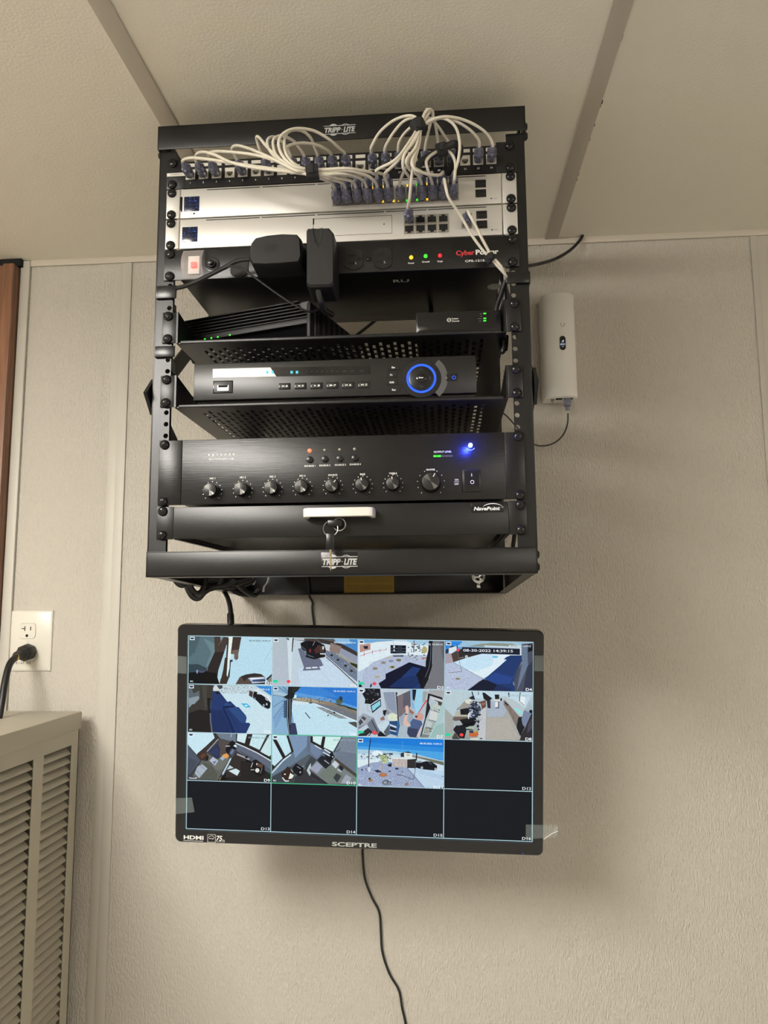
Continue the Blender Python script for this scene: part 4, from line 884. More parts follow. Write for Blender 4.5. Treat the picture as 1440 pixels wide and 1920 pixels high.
# ------------------------------------------------------------------ monitor
MMx = MM
mo = thing('monitor', 'black flat-screen monitor tilted down on the wall, showing camera views', 'monitor', MO, rot=MM)
c = [mon(335, 1170), mon(1020, 1182), mon(1017, 1603), mon(330, 1576)]
ux0, ux1 = (c[0][0]+c[3][0])/2, (c[1][0]+c[2][0])/2; uz1, uz0 = (c[0][1]+c[1][1])/2, (c[2][1]+c[3][1])/2
def rr_pts(x0, x1, z0, z1, r_, n=6):
    out = []
    for cx_, cz_, a0 in ((x1-r_, z0+r_, -90), (x1-r_, z1-r_, 0), (x0+r_, z1-r_, 90), (x0+r_, z0+r_, 180)):
        for k in range(n+1): a_ = math.radians(a0+90*k/n); out.append((cx_+r_*math.cos(a_), cz_+r_*math.sin(a_)))
    return out
o_ = rr_pts(ux0, ux1, uz0, uz1, 9); i_ = rr_pts(-264.3, 264.3, -149.3, 149.3, .5); n = len(o_)
f = MB(); o2 = rr_pts(ux0+1.5, ux1-1.5, uz0+1.5, uz1-1.5, 8)
f.add([(x, -3, z) for x, z in o_]+[(x, -5, z) for x, z in o2]+[(x, -5, z) for x, z in i_]+[(x, -.4, z) for x, z in i_]+[(x, 14, z) for x, z in o_],
      [(i, (i+1) % n, n+(i+1) % n, n+i) for i in range(n)]+[(n+i, n+(i+1) % n, 2*n+(i+1) % n, 2*n+i) for i in range(n)]+[(2*n+i, 2*n+(i+1) % n, 3*n+(i+1) % n, 3*n+i) for i in range(n)]+[(4*n+i, 4*n+(i+1) % n, (i+1) % n, i) for i in range(n)])
bz = part(f, 'bezel', mat('satin_black_bezel', (.014, .014, .015), .22), mo)
part(MB().prism(rr_pts(ux0+6, ux1-6, uz0+6, uz1-6, 12), 14, 34), 'back_shell', 'plastic', mo)
part(MB().prism(rr_pts(-120, 120, -90, 90, 10), 34, 46), 'back_shell', 'plastic', mo)
part(MB().box(-265, 265, -.2, 3, -150, 150), 'screen', 'gloss', mo)
inv = MM.transposed()
def tolocal(p): return inv @ (Vector(p)-MO)
f = MB(); f.box(-55, 55, 46, 52, -55, 55, bev=1); a_ = Vector((0, 50, 0)); b3 = tolocal((0, WY-12, -285)); f.cyl(a_, b3, 18)
wp = [tolocal((x_, y_, z_)) for x_ in (-45, 45) for y_ in (WY-14, WY-.5) for z_ in (-390, -200)]
f.add(wp, [(0, 1, 3, 2), (4, 6, 7, 5), (0, 4, 5, 1), (2, 3, 7, 6), (0, 2, 6, 4), (1, 5, 7, 3)]); part(f, 'wall_bracket', 'powder', mo)
# branding
u, v_ = mon(665, 1581); part(MB().text('SCEPTRE', u, v_, -5.15, 6.2, w=68, bold=.03), 'lettering', 'inkgrey', mo, 'grey maker lettering')
hd = MB(); u, v_ = mon(365, 1567.5); hd.text('HDMI', u, v_, -5.15, 6, w=31, bold=.03).rect(u-16, u+15, v_-5.6, v_-5, -5.15)
a_, b3 = mon(391, 1561.5), mon(406, 1577)
for q in ((a_[0], b3[0], a_[1]-.5, a_[1]), (a_[0], b3[0], b3[1], b3[1]+.5), (a_[0], a_[0]+.5, b3[1], a_[1]), (b3[0]-.5, b3[0], b3[1], a_[1])): hd.rect(*q, -5.15)
cx_, cz_ = (a_[0]+b3[0])/2, (a_[1]+b3[1])/2
hd.ring(cx_, cz_-1, -5.15, 4.6, 5.1, 14, 20, 160).text('energy', cx_, cz_, -5.15, 2, w=8, shear=.3)
u, v_ = mon(413, 1569); hd.text('75', u, v_, -5.15, 8, w=9.5, bold=.02, shear=.2); u, v_ = mon(421, 1573); hd.text('Hz', u, v_, -5.15, 2.6).rect(u-12, u+2, v_-2.6, v_-2.2, -5.15)
part(hd, 'printed_marks', 'ink', mo, 'white printed marks')
u, v_ = mon(979, 1597); part(MB().disc(u, v_, -5.15, 1), 'power_light', 'ebd', mo, 'tiny blue light')
for l_, pts in (('clear film tab', [(330, 1228), (352, 1230), (352, 1262), (330, 1260)]), ('clear film tab', [(331, 1494), (362, 1493), (367, 1520), (331, 1524)]), ('clear film tab', [(1001, 1228), (1019, 1228), (1019, 1257), (1001, 1257)]), ('crumpled clear film tab', [(985, 1543), (1045, 1545), (1044, 1566), (985, 1571)])):
    pq = [mon(*q) for q in pts]; part(MB().flat(pq[::-1], -5.6), 'film_tab', 'tape', mo, l_)
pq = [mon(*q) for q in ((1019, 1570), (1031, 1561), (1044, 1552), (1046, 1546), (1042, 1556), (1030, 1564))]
part(MB().tube([(x_, -6.2, z_) for x_, z_ in (mon(1019, 1570), mon(1032, 1561), mon(1045, 1555))], .5, 5, flat=.2).tube([(x_, -6.2, z_) for x_, z_ in (mon(1038, 1556), mon(1042, 1550), mon(1044, 1547))], .5, 5, flat=.3), 'film_glint', 'ink', mo, 'painted glint on the film crease')  # white strips painted where the creased film catches the light
# ------------------------------------------------------------------ pictures on the display (flat, emissive)
CW, CH = 527/4, 296.5/4
def clip(poly, x0, x1, z0, z1):
    for ax, lim, s_ in ((0, x0, 1), (0, x1, -1), (1, z0, 1), (1, z1, -1)):
        out = []
        for i in range(len(poly)):
            p, q = poly[i-1], poly[i]; pi, qi = s_*(p[ax]-lim) >= 0, s_*(q[ax]-lim) >= 0
            if pi != qi:
                t_ = (lim-p[ax])/(q[ax]-p[ax]); out.append(tuple(p[j]+t_*(q[j]-p[j]) for j in (0, 1)))
            if qi: out.append(q)
        poly = out
        if len(poly) < 3: return []
    return poly
def area(p): return sum(p[i-1][0]*p[i][1]-p[i][0]*p[i-1][1] for i in range(len(p)))
class View:
    def __init__(s, idx, crop, bg):
        s.i = idx; s.cx0 = -263.5+CW*(idx % 4)+.45; s.cx1 = s.cx0+CW-.9; s.cz1 = 148.25-CH*(idx//4)-.45; s.cz0 = s.cz1-CH+.9
        s.crop = crop; s.m = MB(); s.y = -.45; tl, tr, br, bl = [hx(h) for h in bg]
        s.m.add([(s.cx0, s.y, s.cz0), (s.cx1, s.y, s.cz0), (s.cx1, s.y, s.cz1), (s.cx0, s.y, s.cz1)], [(0, 1, 2, 3)], (bl, br, tr, tl))
    def p(s, q):
        k = (s.crop[2]-s.crop[0])/1440; return mon(s.crop[0]+q[0]*k, s.crop[1]+q[1]*k)
    def poly(s, col, *pts):
        pl = clip([s.p(q) for q in pts], s.cx0, s.cx1, s.cz0, s.cz1)
        if len(pl) < 3: return s
        if area(pl) < 0: pl = pl[::-1]
        s.y -= .012; s.m.flat(pl, s.y, hx(col)); return s
    def line(s, col, w_, *pts):
        for a_, b3 in zip(pts, pts[1:]):
            d = Vector((b3[0]-a_[0], b3[1]-a_[1])); n_ = Vector((-d.y, d.x)).normalized()*w_/2
            s.poly(col, (a_[0]+n_.x, a_[1]+n_.y), (b3[0]+n_.x, b3[1]+n_.y), (b3[0]-n_.x, b3[1]-n_.y), (a_[0]-n_.x, a_[1]-n_.y))
        return s
    def blob(s, col, x, y, rx, ry, n=12): return s.poly(col, *[(x+rx*math.cos(2*math.pi*k/n), y+ry*math.sin(2*math.pi*k/n)) for k in range(n)])
    def specks(s, cols, n, x0, y0, x1, y1, r_=7, rnd=random.Random(3)):
        for k in range(n): x_, y_ = rnd.uniform(x0, x1), rnd.uniform(y0, y1); s.blob(rnd.choice(cols), x_, y_, r_*rnd.uniform(.5, 1.3), r_*rnd.uniform(.3, .8), 5)
        return s
    def done(s, tag, ts=None, ipc=None, icons=False):
        s.y -= .02; m_ = s.m; u, v_ = s.cx0+1.6, s.cz1-1
        m_.rect(u, u+7.6, v_-5.2, v_, s.y, hx('#e8f0f4')); m_.rect(u+1, u+6.6, v_-3.4, v_-1.3, s.y-.02, hx('#20304a')); m_.rect(u+2, u+5.6, v_-4.2, v_-3.3, s.y-.02, hx('#5a6a80'))
        W_ = hx('#eef6fa')
        if ts: m_.text(ts[0], s.cx1-3, v_-4.2, s.y-.03, 2.5, w=33 if len(ts) < 3 else ts[2], bold=.02, align='R', col=hx(ts[1]))
        m_.text(tag, s.cx1-1.2, s.cz0+3.6, s.y-.04, 4.2, w=4.6*len(tag), bold=.02, align='R', col=W_)
        if ipc: m_.text(ipc, s.cx0+3, s.cz0+(3.4 if not icons else 3), s.y-.03, 2.4, align='L', bold=.02, col=W_)
        if icons:
            g = hx('#20d8a0'); m_.rect(s.cx0+1.5, s.cx0+8, s.cz0+5, s.cz0+9, s.y-.03, g); m_.flat([(s.cx0+8, s.cz0+7), (s.cx0+10, s.cz0+5.4), (s.cx0+10, s.cz0+8.6)], s.y-.03, g)
            R_ = hx('#f04848'); cx_, cz_ = s.cx0+25.5, s.cz0+7
            for a_ in range(0, 360, 60): m_.disc(cx_+1.9*math.cos(math.radians(a_)), cz_+1.5*math.sin(math.radians(a_)), s.y-.03-a_*1e-5, 1.2, 8, R_)
            m_.disc(cx_, cz_, s.y-.04, 1.6, 8, R_)
        part(m_, 'camera_view', 'pic', mo)
TSB = '08-30-2022 14:39:1'
# view 1
v = View(0, (354, 1190, 514), ('#3e4c52', '#b4d8ea', '#b4dcec', '#101214'))
v.poly('#b8dcec', (640, 20), (1440, 20), (1440, 860), (500, 860))
v.poly('#587078', (0, 20), (440, 20), (445, 290), (320, 550), (180, 500), (0, 520)).poly('#4a6066', (0, 20), (200, 20), (100, 300), (0, 380)).poly('#6a848c', (250, 60), (440, 150), (442, 290), (320, 545), (290, 520), (380, 300))
v.poly('#34444c', (0, 500), (150, 495), (300, 560), (330, 700), (0, 700)).poly('#0e1012', (0, 640), (330, 610), (520, 700), (520, 860), (0, 860))
v.poly('#453a34', (430, 30), (530, 30), (545, 130), (580, 40), (670, 40), (650, 160), (500, 600), (480, 720), (515, 830), (300, 830), (320, 560), (440, 290))
v.poly('#2c2624', (440, 290), (600, 290), (490, 640), (480, 720), (300, 700), (330, 540)).poly('#14120f', (300, 620), (480, 650), (480, 720), (520, 830), (280, 830)).line('#6a5c50', 8, (500, 180), (545, 110), (585, 45))
v.poly('#b4d4e0', (640, 170), (660, 170), (520, 830), (485, 720), (500, 600)).poly('#342e2c', (655, 60), (680, 60), (655, 400), (630, 380))
v.poly('#3a302a', (612, 385), (662, 385), (650, 680), (630, 830), (525, 830), (580, 600)).poly('#e4f0e8', (680, 30), (742, 30), (720, 330), (690, 420), (662, 690), (640, 690), (660, 380))
v.poly('#40342e', (745, 35), (890, 35), (836, 330), (838, 400), (800, 432), (766, 400), (770, 330), (710, 325)).poly('#6e5e54', (740, 260), (840, 250), (836, 400), (800, 430), (768, 400), (772, 330), (715, 325))
v.poly('#2c2a28', (695, 425), (740, 420), (745, 450), (712, 460), (690, 720), (668, 730), (660, 690), (690, 560)).poly('#3a2e26', (540, 740), (650, 700), (680, 730), (640, 830), (520, 830))
v.poly('#57493f', (790, 835), (860, 715), (960, 670), (1110, 648), (1230, 665), (1290, 720), (1300, 835)).poly('#2e2c2c', (880, 700), (1000, 665), (1130, 652), (1220, 665), (1240, 690), (1000, 720), (940, 790)).poly('#202838', (1040, 780), (1290, 770), (1290, 830), (1060, 832))
v.poly('#98a8c4', (1000, 735), (1060, 720), (1280, 715), (1295, 760), (1060, 800)).poly('#e4ecf8', (1010, 730), (1270, 718), (1280, 735), (1060, 760)).poly('#3c4c6c', (1080, 760), (1285, 745), (1285, 765), (1080, 790)).poly('#c0cce0', (1060, 800), (1300, 785), (1300, 800), (1070, 822))
v.poly('#2c343e', (1300, 750), (1412, 650), (1412, 690), (1330, 770)).poly('#8a8478', (1330, 775), (1415, 690), (1415, 840), (1300, 840)).line('#98b8c4', 5, (1420, 190), (1270, 460)).poly('#8a9cc0', (130, 590), (165, 600), (150, 660), (130, 640)).poly('#52506a', (170, 605), (290, 610), (250, 640), (180, 640))
v.done('D1', (TSB+'4', '#5a6c74'), 'IPC')
# view 2
v = View(1, (512, 1192, 674), ('#b4c0c8', '#a0b8c8', '#c0d4e8', '#b8c0cc'))
v.poly('#c0d0dc', (320, 30), (1440, 30), (1440, 860), (300, 860)).poly('#cfdee6', (235, 30), (330, 30), (320, 300), (300, 830), (270, 830)).poly('#c4d8ea', (420, 560), (900, 360), (1300, 780), (1250, 860), (430, 860))
v.poly('#58585a', (340, 30), (1440, 30), (1420, 280), (1130, 200), (960, 150), (700, 110), (350, 70)).poly('#b8bcc0', (350, 35), (520, 35), (520, 75), (350, 72)).poly('#3a3432', (700, 30), (960, 90), (1180, 120), (1420, 290), (1420, 380), (1200, 240), (950, 150), (800, 110))
v.poly('#4888c8', (1000, 25), (1440, 25), (1440, 290), (1180, 150), (1060, 110)).poly('#8ab8e0', (1000, 25), (1250, 25), (1300, 130), (1180, 140), (1050, 105))
v.poly('#8c7c76', (960, 115), (1140, 180), (1105, 310), (1020, 300), (940, 245)).poly('#9098ac', (1135, 200), (1420, 350), (1420, 480), (1110, 300)).poly('#c8ccd0', (870, 190), (945, 160), (940, 250), (880, 260)).poly('#9c9c90', (1040, 310), (1120, 310), (1420, 480), (1420, 600), (1250, 480)).poly('#2e3420', (1280, 440), (1420, 480), (1410, 550), (1300, 480))
v.poly('#6e7a90', (880, 240), (990, 270), (1240, 430), (1420, 600), (1420, 780), (1150, 560), (880, 340)).specks(['#4a5468', '#8894a8', '#a0a8b8'], 60, 900, 280, 1100, 420, 9).specks(['#4a5468', '#8894a8', '#a0a8b8'], 60, 1100, 430, 1300, 560, 9).specks(['#3a4458', '#8894a8'], 40, 1250, 560, 1400, 680, 9)
for x_, y_ in ((980, 320), (1085, 395), (1210, 495), (1310, 580)): v.blob('#2e3428', x_, y_, 26, 20, 8)
v.line('#d4dce4', 14, (880, 330), (1130, 545), (1400, 800)).line('#2a3038', 14, (885, 345), (1130, 560), (1400, 815))
v.poly('#686e84', (420, 210), (500, 200), (560, 330), (790, 380), (820, 440), (845, 490), (770, 512), (800, 560), (500, 578), (520, 520), (470, 380)).poly('#dce6ea', (555, 522), (630, 518), (645, 542), (552, 545)).poly('#dce6ea', (645, 515), (740, 512), (748, 534), (665, 538))
v.poly('#17181c', (460, 120), (545, 80), (700, 75), (860, 150), (885, 240), (870, 350), (790, 365), (690, 390), (550, 350), (535, 260), (475, 200)).poly('#3e464c', (480, 160), (550, 215), (560, 260), (540, 250), (478, 185)).blob('#707c84', 548, 285, 14, 45, 10).poly('#5a626c', (570, 300), (690, 350), (680, 358), (580, 325)).blob('#7c2c30', 622, 245, 18, 35, 8).poly('#4a2c2c', (700, 160), (790, 150), (830, 250), (720, 300), (690, 250)).poly('#483c34', (780, 170), (860, 170), (860, 270), (790, 265)).poly('#101218', (600, 90), (780, 110), (700, 220), (600, 180))
v.poly('#ccd4d8', (825, 170), (855, 172), (850, 225), (825, 222)).poly('#c8ccd0', (785, 285), (880, 285), (870, 310), (790, 305)).line('#a098a8', 8, (665, 160), (705, 80)).poly('#262420', (330, 35), (350, 35), (330, 260), (315, 262)).poly('#4a3c38', (520, 60), (700, 40), (760, 90), (620, 85)).poly('#54585c', (215, 30), (265, 30), (275, 70), (255, 70))
v.line('#a8b8c4', 4, (820, 600), (960, 750)).line('#a8b8c4', 4, (410, 600), (450, 820)).line('#acbac6', 4, (430, 590), (820, 560))
v.done('D2', (TSB+'4', '#dce8ee'), None, True)
# view 3
v = View(2, (672, 1196, 836), ('#a8c4d8', '#c8d8e4', '#909098', '#b8c8dc'))
v.poly('#6aa8dc', (0, 20), (700, 20), (540, 45), (300, 60), (20, 100)).poly('#dceaf2', (0, 100), (300, 60), (560, 50), (1150, 60), (1150, 300), (600, 260), (440, 320), (0, 560)).poly('#a0c8e0', (760, 25), (1160, 40), (1150, 130), (960, 110), (800, 60)).poly('#b89088', (20, 110), (200, 95), (200, 190), (25, 240)).poly('#1c2434', (80, 135), (158, 130), (155, 180), (100, 182))
v.line('#c89098', 9, (20, 300), (240, 225), (460, 190)).line('#a84858', 10, (95, 235), (95, 300)).line('#b05868', 9, (232, 205), (232, 265)).line('#b06878', 8, (355, 180), (355, 235)).line('#a87888', 7, (460, 165), (460, 205)).line('#8898a0', 9, (130, 95), (300, 60), (560, 45))
v.poly('#b0bcd4', (80, 620), (130, 500), (240, 400), (440, 330), (700, 290), (1160, 280), (1110, 480), (850, 400), (450, 590), (440, 660), (340, 740), (400, 830), (80, 830)).specks(['#8894ac', '#d8e0ec', '#9ca8bc'], 150, 130, 400, 620, 720, 7).specks(['#8894ac', '#d8e0ec', '#7888a0'], 60, 640, 300, 1100, 400, 7)
v.line('#8a94a4', 5, (80, 800), (85, 610), (130, 500), (240, 400), (440, 325))
v.poly('#c0b0a8', (430, 325), (520, 300), (580, 295), (480, 340)).poly('#181c28', (560, 285), (740, 280), (750, 300), (580, 302))
v.poly('#12161e', (530, 112), (785, 118), (785, 250), (530, 250)).poly('#5a6478', (530, 160), (785, 170), (785, 176), (530, 170)).poly('#5a6478', (535, 205), (785, 215), (785, 224), (535, 218)).blob('#d8e0ec', 590, 140, 16, 22, 8).blob('#c8d0e0', 590, 200, 14, 16, 8).poly('#2c3444', (650, 118), (720, 118), (720, 250), (650, 250)).poly('#c4ccd8', (540, 250), (700, 255), (680, 285), (620, 270))
v.line('#5c6c80', 16, (918, 30), (910, 235)).line('#88949c', 5, (577, 30), (575, 95))
for x_, y_, c_ in ((280, 497, '#8c8464'), (560, 473, '#888440'), (665, 360, '#74704c'), (415, 402, '#8c8878'), (315, 635, '#b0a88c'), (540, 375, '#8890a0')): v.blob(c_, x_, y_, 44, 22, 9)
v.blob('#4c4c20', 565, 472, 20, 12, 7).specks(['#404838', '#8a7860', '#5c6a70'], 40, 820, 80, 1140, 380, 20).blob('#b0a878', 1090, 190, 46, 60, 9).blob('#b07060', 1070, 330, 30, 16, 7)
v.poly('#10142c', (840, 392), (1110, 470), (1120, 830), (380, 830), (335, 740), (450, 665), (450, 585), (700, 465)).poly('#1f3a70', (895, 465), (1030, 495), (1020, 560), (960, 600), (1000, 740), (1060, 830), (510, 800), (700, 650)).poly('#10121c', (1020, 500), (1140, 520), (1140, 830), (1050, 820), (950, 600)).poly('#1a3060', (700, 650), (950, 610), (1000, 760), (880, 830), (540, 790))
v.poly('#15171e', (1160, 40), (1225, 40), (1220, 200), (1215, 460), (1150, 680), (1070, 830), (1010, 800), (1100, 600), (1110, 380), (1150, 200)).line('#5e6474', 10, (1195, 120), (1185, 350), (1160, 500), (1100, 640)).poly('#74757c', (1225, 30), (1420, 35), (1420, 830), (1075, 825), (1170, 640), (1220, 420))
v.poly('#60616a', (1340, 30), (1420, 35), (1420, 400), (1380, 300)).poly('#0a0c14', (10, 680), (70, 800), (10, 800)).poly('#14161e', (205, 750), (230, 750), (215, 805), (192, 805))
v.done('D3', (' 2022 14:39:13', '#e0e8ec', 27), None, True)
# view 4
v = View(3, (833, 1200, 1001), ('#3c90d8', '#9cb4c8', '#5a6478', '#b0bcd4'))
v.poly('#9cc0d8', (240, 20), (1240, 40), (1240, 130), (300, 110), (200, 110)).poly('#2f88dc', (0, 15), (300, 15), (240, 80), (100, 90), (20, 160)).poly('#8a9488', (380, 100), (600, 60), (760, 45), (1100, 60), (1200, 110), (620, 110)).poly('#c8d4da', (640, 85), (1230, 110), (1230, 135), (650, 112))
v.poly('#283848', (20, 160), (120, 90), (180, 95), (90, 130), (60, 210), (20, 220)).poly('#d8e4ea', (70, 130), (190, 100), (200, 160), (110, 220), (75, 210)).poly('#a89ca4', (20, 220), (110, 215), (150, 350), (250, 420), (20, 520))
v.poly('#dcecf4', (140, 350), (620, 215), (1240, 235), (1240, 330), (620, 615)).poly('#c4e2f4', (140, 350), (500, 260), (620, 215), (800, 215), (780, 400), (500, 500), (300, 450))
v.poly('#b4c0d8', (20, 380), (145, 360), (620, 612), (380, 800), (10, 800)).specks(['#8c9ab4', '#dce4f0', '#7c88a0', '#a4b0c8'], 170, 30, 560, 440, 790, 7).specks(['#8c9ab4', '#dce4f0'], 60, 30, 420, 250, 560, 7).line('#5c6878', 5, (145, 355), (620, 612))
v.poly('#131a38', (625, 620), (1000, 740), (1000, 830), (370, 800)).poly('#21396e', (1060, 240), (1240, 240), (1250, 330), (1120, 560), (1100, 700), (1200, 830), (780, 800), (840, 710), (640, 620), (900, 400), (1000, 310), (955, 305), (990, 270)).poly('#27458a', (820, 510), (1110, 580), (1060, 690), (850, 700), (650, 620)).line('#1a2c58', 5, (820, 515), (1120, 590))
v.poly('#161c30', (840, 715), (1080, 780), (1060, 830), (380, 800), (560, 660), (640, 625)).poly('#1f2f58', (860, 705), (1080, 780), (1060, 825), (780, 800))
v.poly('#332e2e', (115, 215), (200, 170), (290, 130), (600, 215), (350, 280), (150, 350)).poly('#4e3e3a', (110, 215), (215, 180), (235, 320), (145, 350)).blob('#b8c0bc', 355, 262, 26, 26, 10).line('#a8a4a0', 8, (240, 285), (310, 268)).line('#30303c', 12, (205, 60), (212, 150)).line('#70686c', 7, (215, 180), (250, 380), (280, 500), (60, 520)).blob('#e84848', 220, 155, 26, 24, 8)
v.poly('#4a4f60', (1150, 480), (1240, 330), (1240, 60), (1440, 40), (1440, 830), (1130, 830), (1120, 600)).poly('#6a7a90', (1240, 110), (1330, 100), (1340, 400), (1240, 640), (1160, 820), (1200, 600), (1240, 400)).poly('#333a4c', (1330, 420), (1440, 300), (1440, 830), (1260, 830)).poly('#14161c', (1350, 60), (1415, 70), (1415, 165), (1340, 190)).line('#a8948c', 8, (1240, 350), (1175, 490)).poly('#3a4460', (1100, 600), (1220, 340), (1240, 330), (1160, 560), (1120, 700))
v.blob('#5cbce0', 815, 265, 50, 16, 9).blob('#8c8468', 215, 615, 40, 18, 8).blob('#303c48', 1240, 322, 10, 14, 6)
v.y -= .02; v.poly('#1d2030', (285, 108), (1212, 135), (1212, 232), (290, 205)); v.poly('#dce4ec', (1212, 120), (1232, 120), (1232, 235), (1212, 232))
q1, q2 = v.p((700, 168)), v.p((1110, 178)); v.m.text('08-30-2022 14:39:15', q1[0], q1[1]+.4, v.y-.03, 4.0, w=74, bold=.01, col=hx('#e8eef2'))
v.done('D4', (TSB+'3', '#dce6ec'), 'IPC')
# view 5
v = View(4, (352, 1283, 513), ('#303840', '#c0d8e4', '#c8e0ea', '#141618'))
v.poly('#c8e2ec', (400, 10), (1440, 10), (1440, 840), (980, 840)).poly('#c0d4dc', (430, 10), (1440, 10), (1420, 260), (1100, 150), (600, 160), (430, 110)).specks(['#8c98a0', '#d8e8f0', '#74828c', '#a8a098'], 90, 560, 20, 1080, 150, 11)
v.poly('#3a8cd4', (1130, 15), (1425, 25), (1420, 200), (1300, 120)).poly('#d8e6ec', (1100, 60), (1380, 190), (1420, 330), (1250, 180))
v.poly('#5c666c', (10, 60), (200, 60), (200, 240), (120, 330), (20, 400)).poly('#8898a0', (20, 230), (190, 190), (200, 240), (110, 330), (30, 390)).poly('#3c4038', (60, 10), (200, 10), (200, 100), (100, 150))
v.poly('#22396c', (420, 110), (530, 110), (670, 290), (720, 278), (820, 375), (860, 380), (980, 520), (992, 560), (975, 640), (1030, 640), (1055, 665), (985, 815), (410, 810), (370, 430)).poly('#2c4a80', (640, 300), (830, 380), (980, 530), (975, 640), (900, 640), (700, 420), (600, 380)).poly('#1c2028', (470, 112), (520, 112), (550, 160), (480, 165)).poly('#16264c', (590, 360), (760, 350), (800, 380), (640, 400), (600, 400)).line('#16264c', 34, (600, 400), (700, 600), (780, 810)).line('#1c3060', 14, (660, 400), (780, 600), (880, 800)).line('#182a54', 10, (560, 430), (690, 640), (750, 800)).poly('#1d2f5c', (410, 420), (560, 440), (700, 700), (720, 810), (420, 810))
v.poly('#3a3833', (200, 10), (450, 10), (425, 80), (420, 250), (385, 400), (430, 810), (15, 810), (15, 410), (80, 330), (120, 330), (205, 240)).poly('#46443e', (240, 20), (330, 20), (320, 400), (300, 460)).poly('#211f1d', (15, 480), (200, 420), (360, 440), (390, 810), (15, 810)).poly('#1a1c1e', (330, 220), (400, 230), (380, 400), (400, 480), (350, 480)).line('#7880a0', 12, (385, 480), (390, 620), (415, 800)).line('#606a80', 6, (392, 260), (388, 400))
v.poly('#16181e', (1100, 150), (1240, 170), (1330, 230), (1395, 310), (1385, 390), (1350, 410), (1260, 370), (1150, 260), (1100, 230)).poly('#4c3838', (1040, 100), (1100, 120), (1090, 220), (1030, 185)).poly('#101014', (1110, 115), (1170, 125), (1165, 160), (1110, 155)).blob('#8898a0', 1278, 350, 18, 26, 8).blob('#b0c0c8', 1330, 330, 16, 20, 8).poly('#c4d0d4', (1300, 220), (1340, 250), (1350, 280), (1310, 250)).blob('#8090a0', 1130, 235, 14, 20, 7).poly('#3cb4e0', (895, 315), (1000, 318), (1065, 380), (975, 385), (930, 345)).blob('#e0f4fc', 985, 352, 26, 14, 8).poly('#40444c', (495, 12), (590, 12), (590, 60), (540, 80), (500, 30)).poly('#d0d8d8', (430, 60), (490, 20), (540, 80), (440, 110))
v.done('D5', ('        4:39:14', '#e0e8ec', 20), 'IPC')
# view 6
v = View(5, (510, 1285, 674), ('#4484c4', '#3070c8', '#b8dcec', '#90b8d8'))
v.poly('#2c78d0', (380, 15), (1420, 15), (1420, 390), (1000, 270), (640, 190), (360, 150)).poly('#5c9cdc', (360, 100), (640, 130), (1000, 230), (1420, 360), (1420, 390), (1000, 290), (640, 210), (360, 160)).poly('#3c84d4', (400, 40), (800, 30), (1100, 200), (700, 170), (380, 110))
v.poly('#c0e0ee', (300, 280), (700, 300), (1420, 610), (1420, 820), (400, 810)).poly('#d0e4ec', (340, 230), (560, 240), (700, 300), (340, 320))
v.poly('#8c8070', (340, 200), (640, 215), (1000, 280), (1420, 410), (1420, 480), (1100, 400), (700, 290), (340, 245)).poly('#a8a08c', (380, 205), (660, 225), (900, 300), (560, 260), (400, 240)).poly('#2c3420', (1000, 285), (1200, 330), (1420, 400), (1420, 425), (1150, 350)).poly('#7c7c74', (1000, 310), (1200, 350), (1420, 460), (1420, 490), (1100, 410))
v.poly('#70747c', (700, 290), (1000, 340), (1420, 490), (1420, 600), (1000, 410)).line('#d8e8f0', 18, (700, 300), (1080, 460), (1420, 600)).poly('#8c9498', (725, 355), (830, 360), (1000, 430), (1250, 548), (1120, 545), (900, 450)).blob('#20242c', 1020, 450, 26, 16, 8).specks(['#3c4038', '#c0c8cc', '#606458'], 30, 860, 390, 1180, 520, 12)
v.poly('#50504c', (1250, 605), (1380, 595), (1420, 640), (1420, 710), (1300, 640)).line('#20242c', 14, (548, 445), (630, 542)).poly('#c8eef4', (350, 150), (410, 160), (400, 210), (350, 210)).line('#686460', 12, (630, 190), (640, 300)).blob('#605c54', 640, 285, 34, 14, 8).blob('#546048', 1110, 260, 60, 46, 9).blob('#2c3c3c', 1135, 215, 30, 40, 8).line('#585850', 7, (1110, 300), (1100, 370)).specks(['#585c48', '#b4a890', '#444838'], 30, 460, 200, 980, 270, 14)
v.poly('#88b0d0', (20, 15), (280, 15), (260, 200), (250, 760), (280, 820), (20, 820)).poly('#a8c4d4', (20, 80), (250, 140), (250, 200), (20, 160)).poly('#7ca4cc', (20, 540), (230, 230), (240, 400), (60, 700)).line('#485c70', 8, (20, 155), (250, 190)).line('#506880', 8, (20, 355), (240, 205)).line('#506880', 6, (20, 540), (240, 250)).line('#3c4c5c', 8, (100, 20), (260, 130)).line('#3c4c5c', 10, (190, 20), (280, 120)).line('#6888a4', 5, (40, 720), (200, 330))
for k in range(7): v.poly('#3c5878', (185, 260+k*40), (250, 235+k*40), (245, 280+k*40), (215, 300+k*40))
v.poly('#1c2024', (270, 20), (480, 15), (430, 80), (380, 120), (365, 190), (335, 215), (320, 620), (300, 810), (275, 800), (240, 500), (245, 215), (185, 190), (260, 150)).line('#8c98a4', 12, (262, 220), (258, 500), (285, 800)).line('#9ca4ac', 8, (300, 220), (300, 640)).poly('#343c5c', (305, 612), (390, 618), (425, 805), (300, 810)).poly('#2a2a24', (330, 25), (480, 18), (420, 85), (370, 120), (330, 120))
v.done('D6', (TSB+'3', '#c8d8ec'), None)
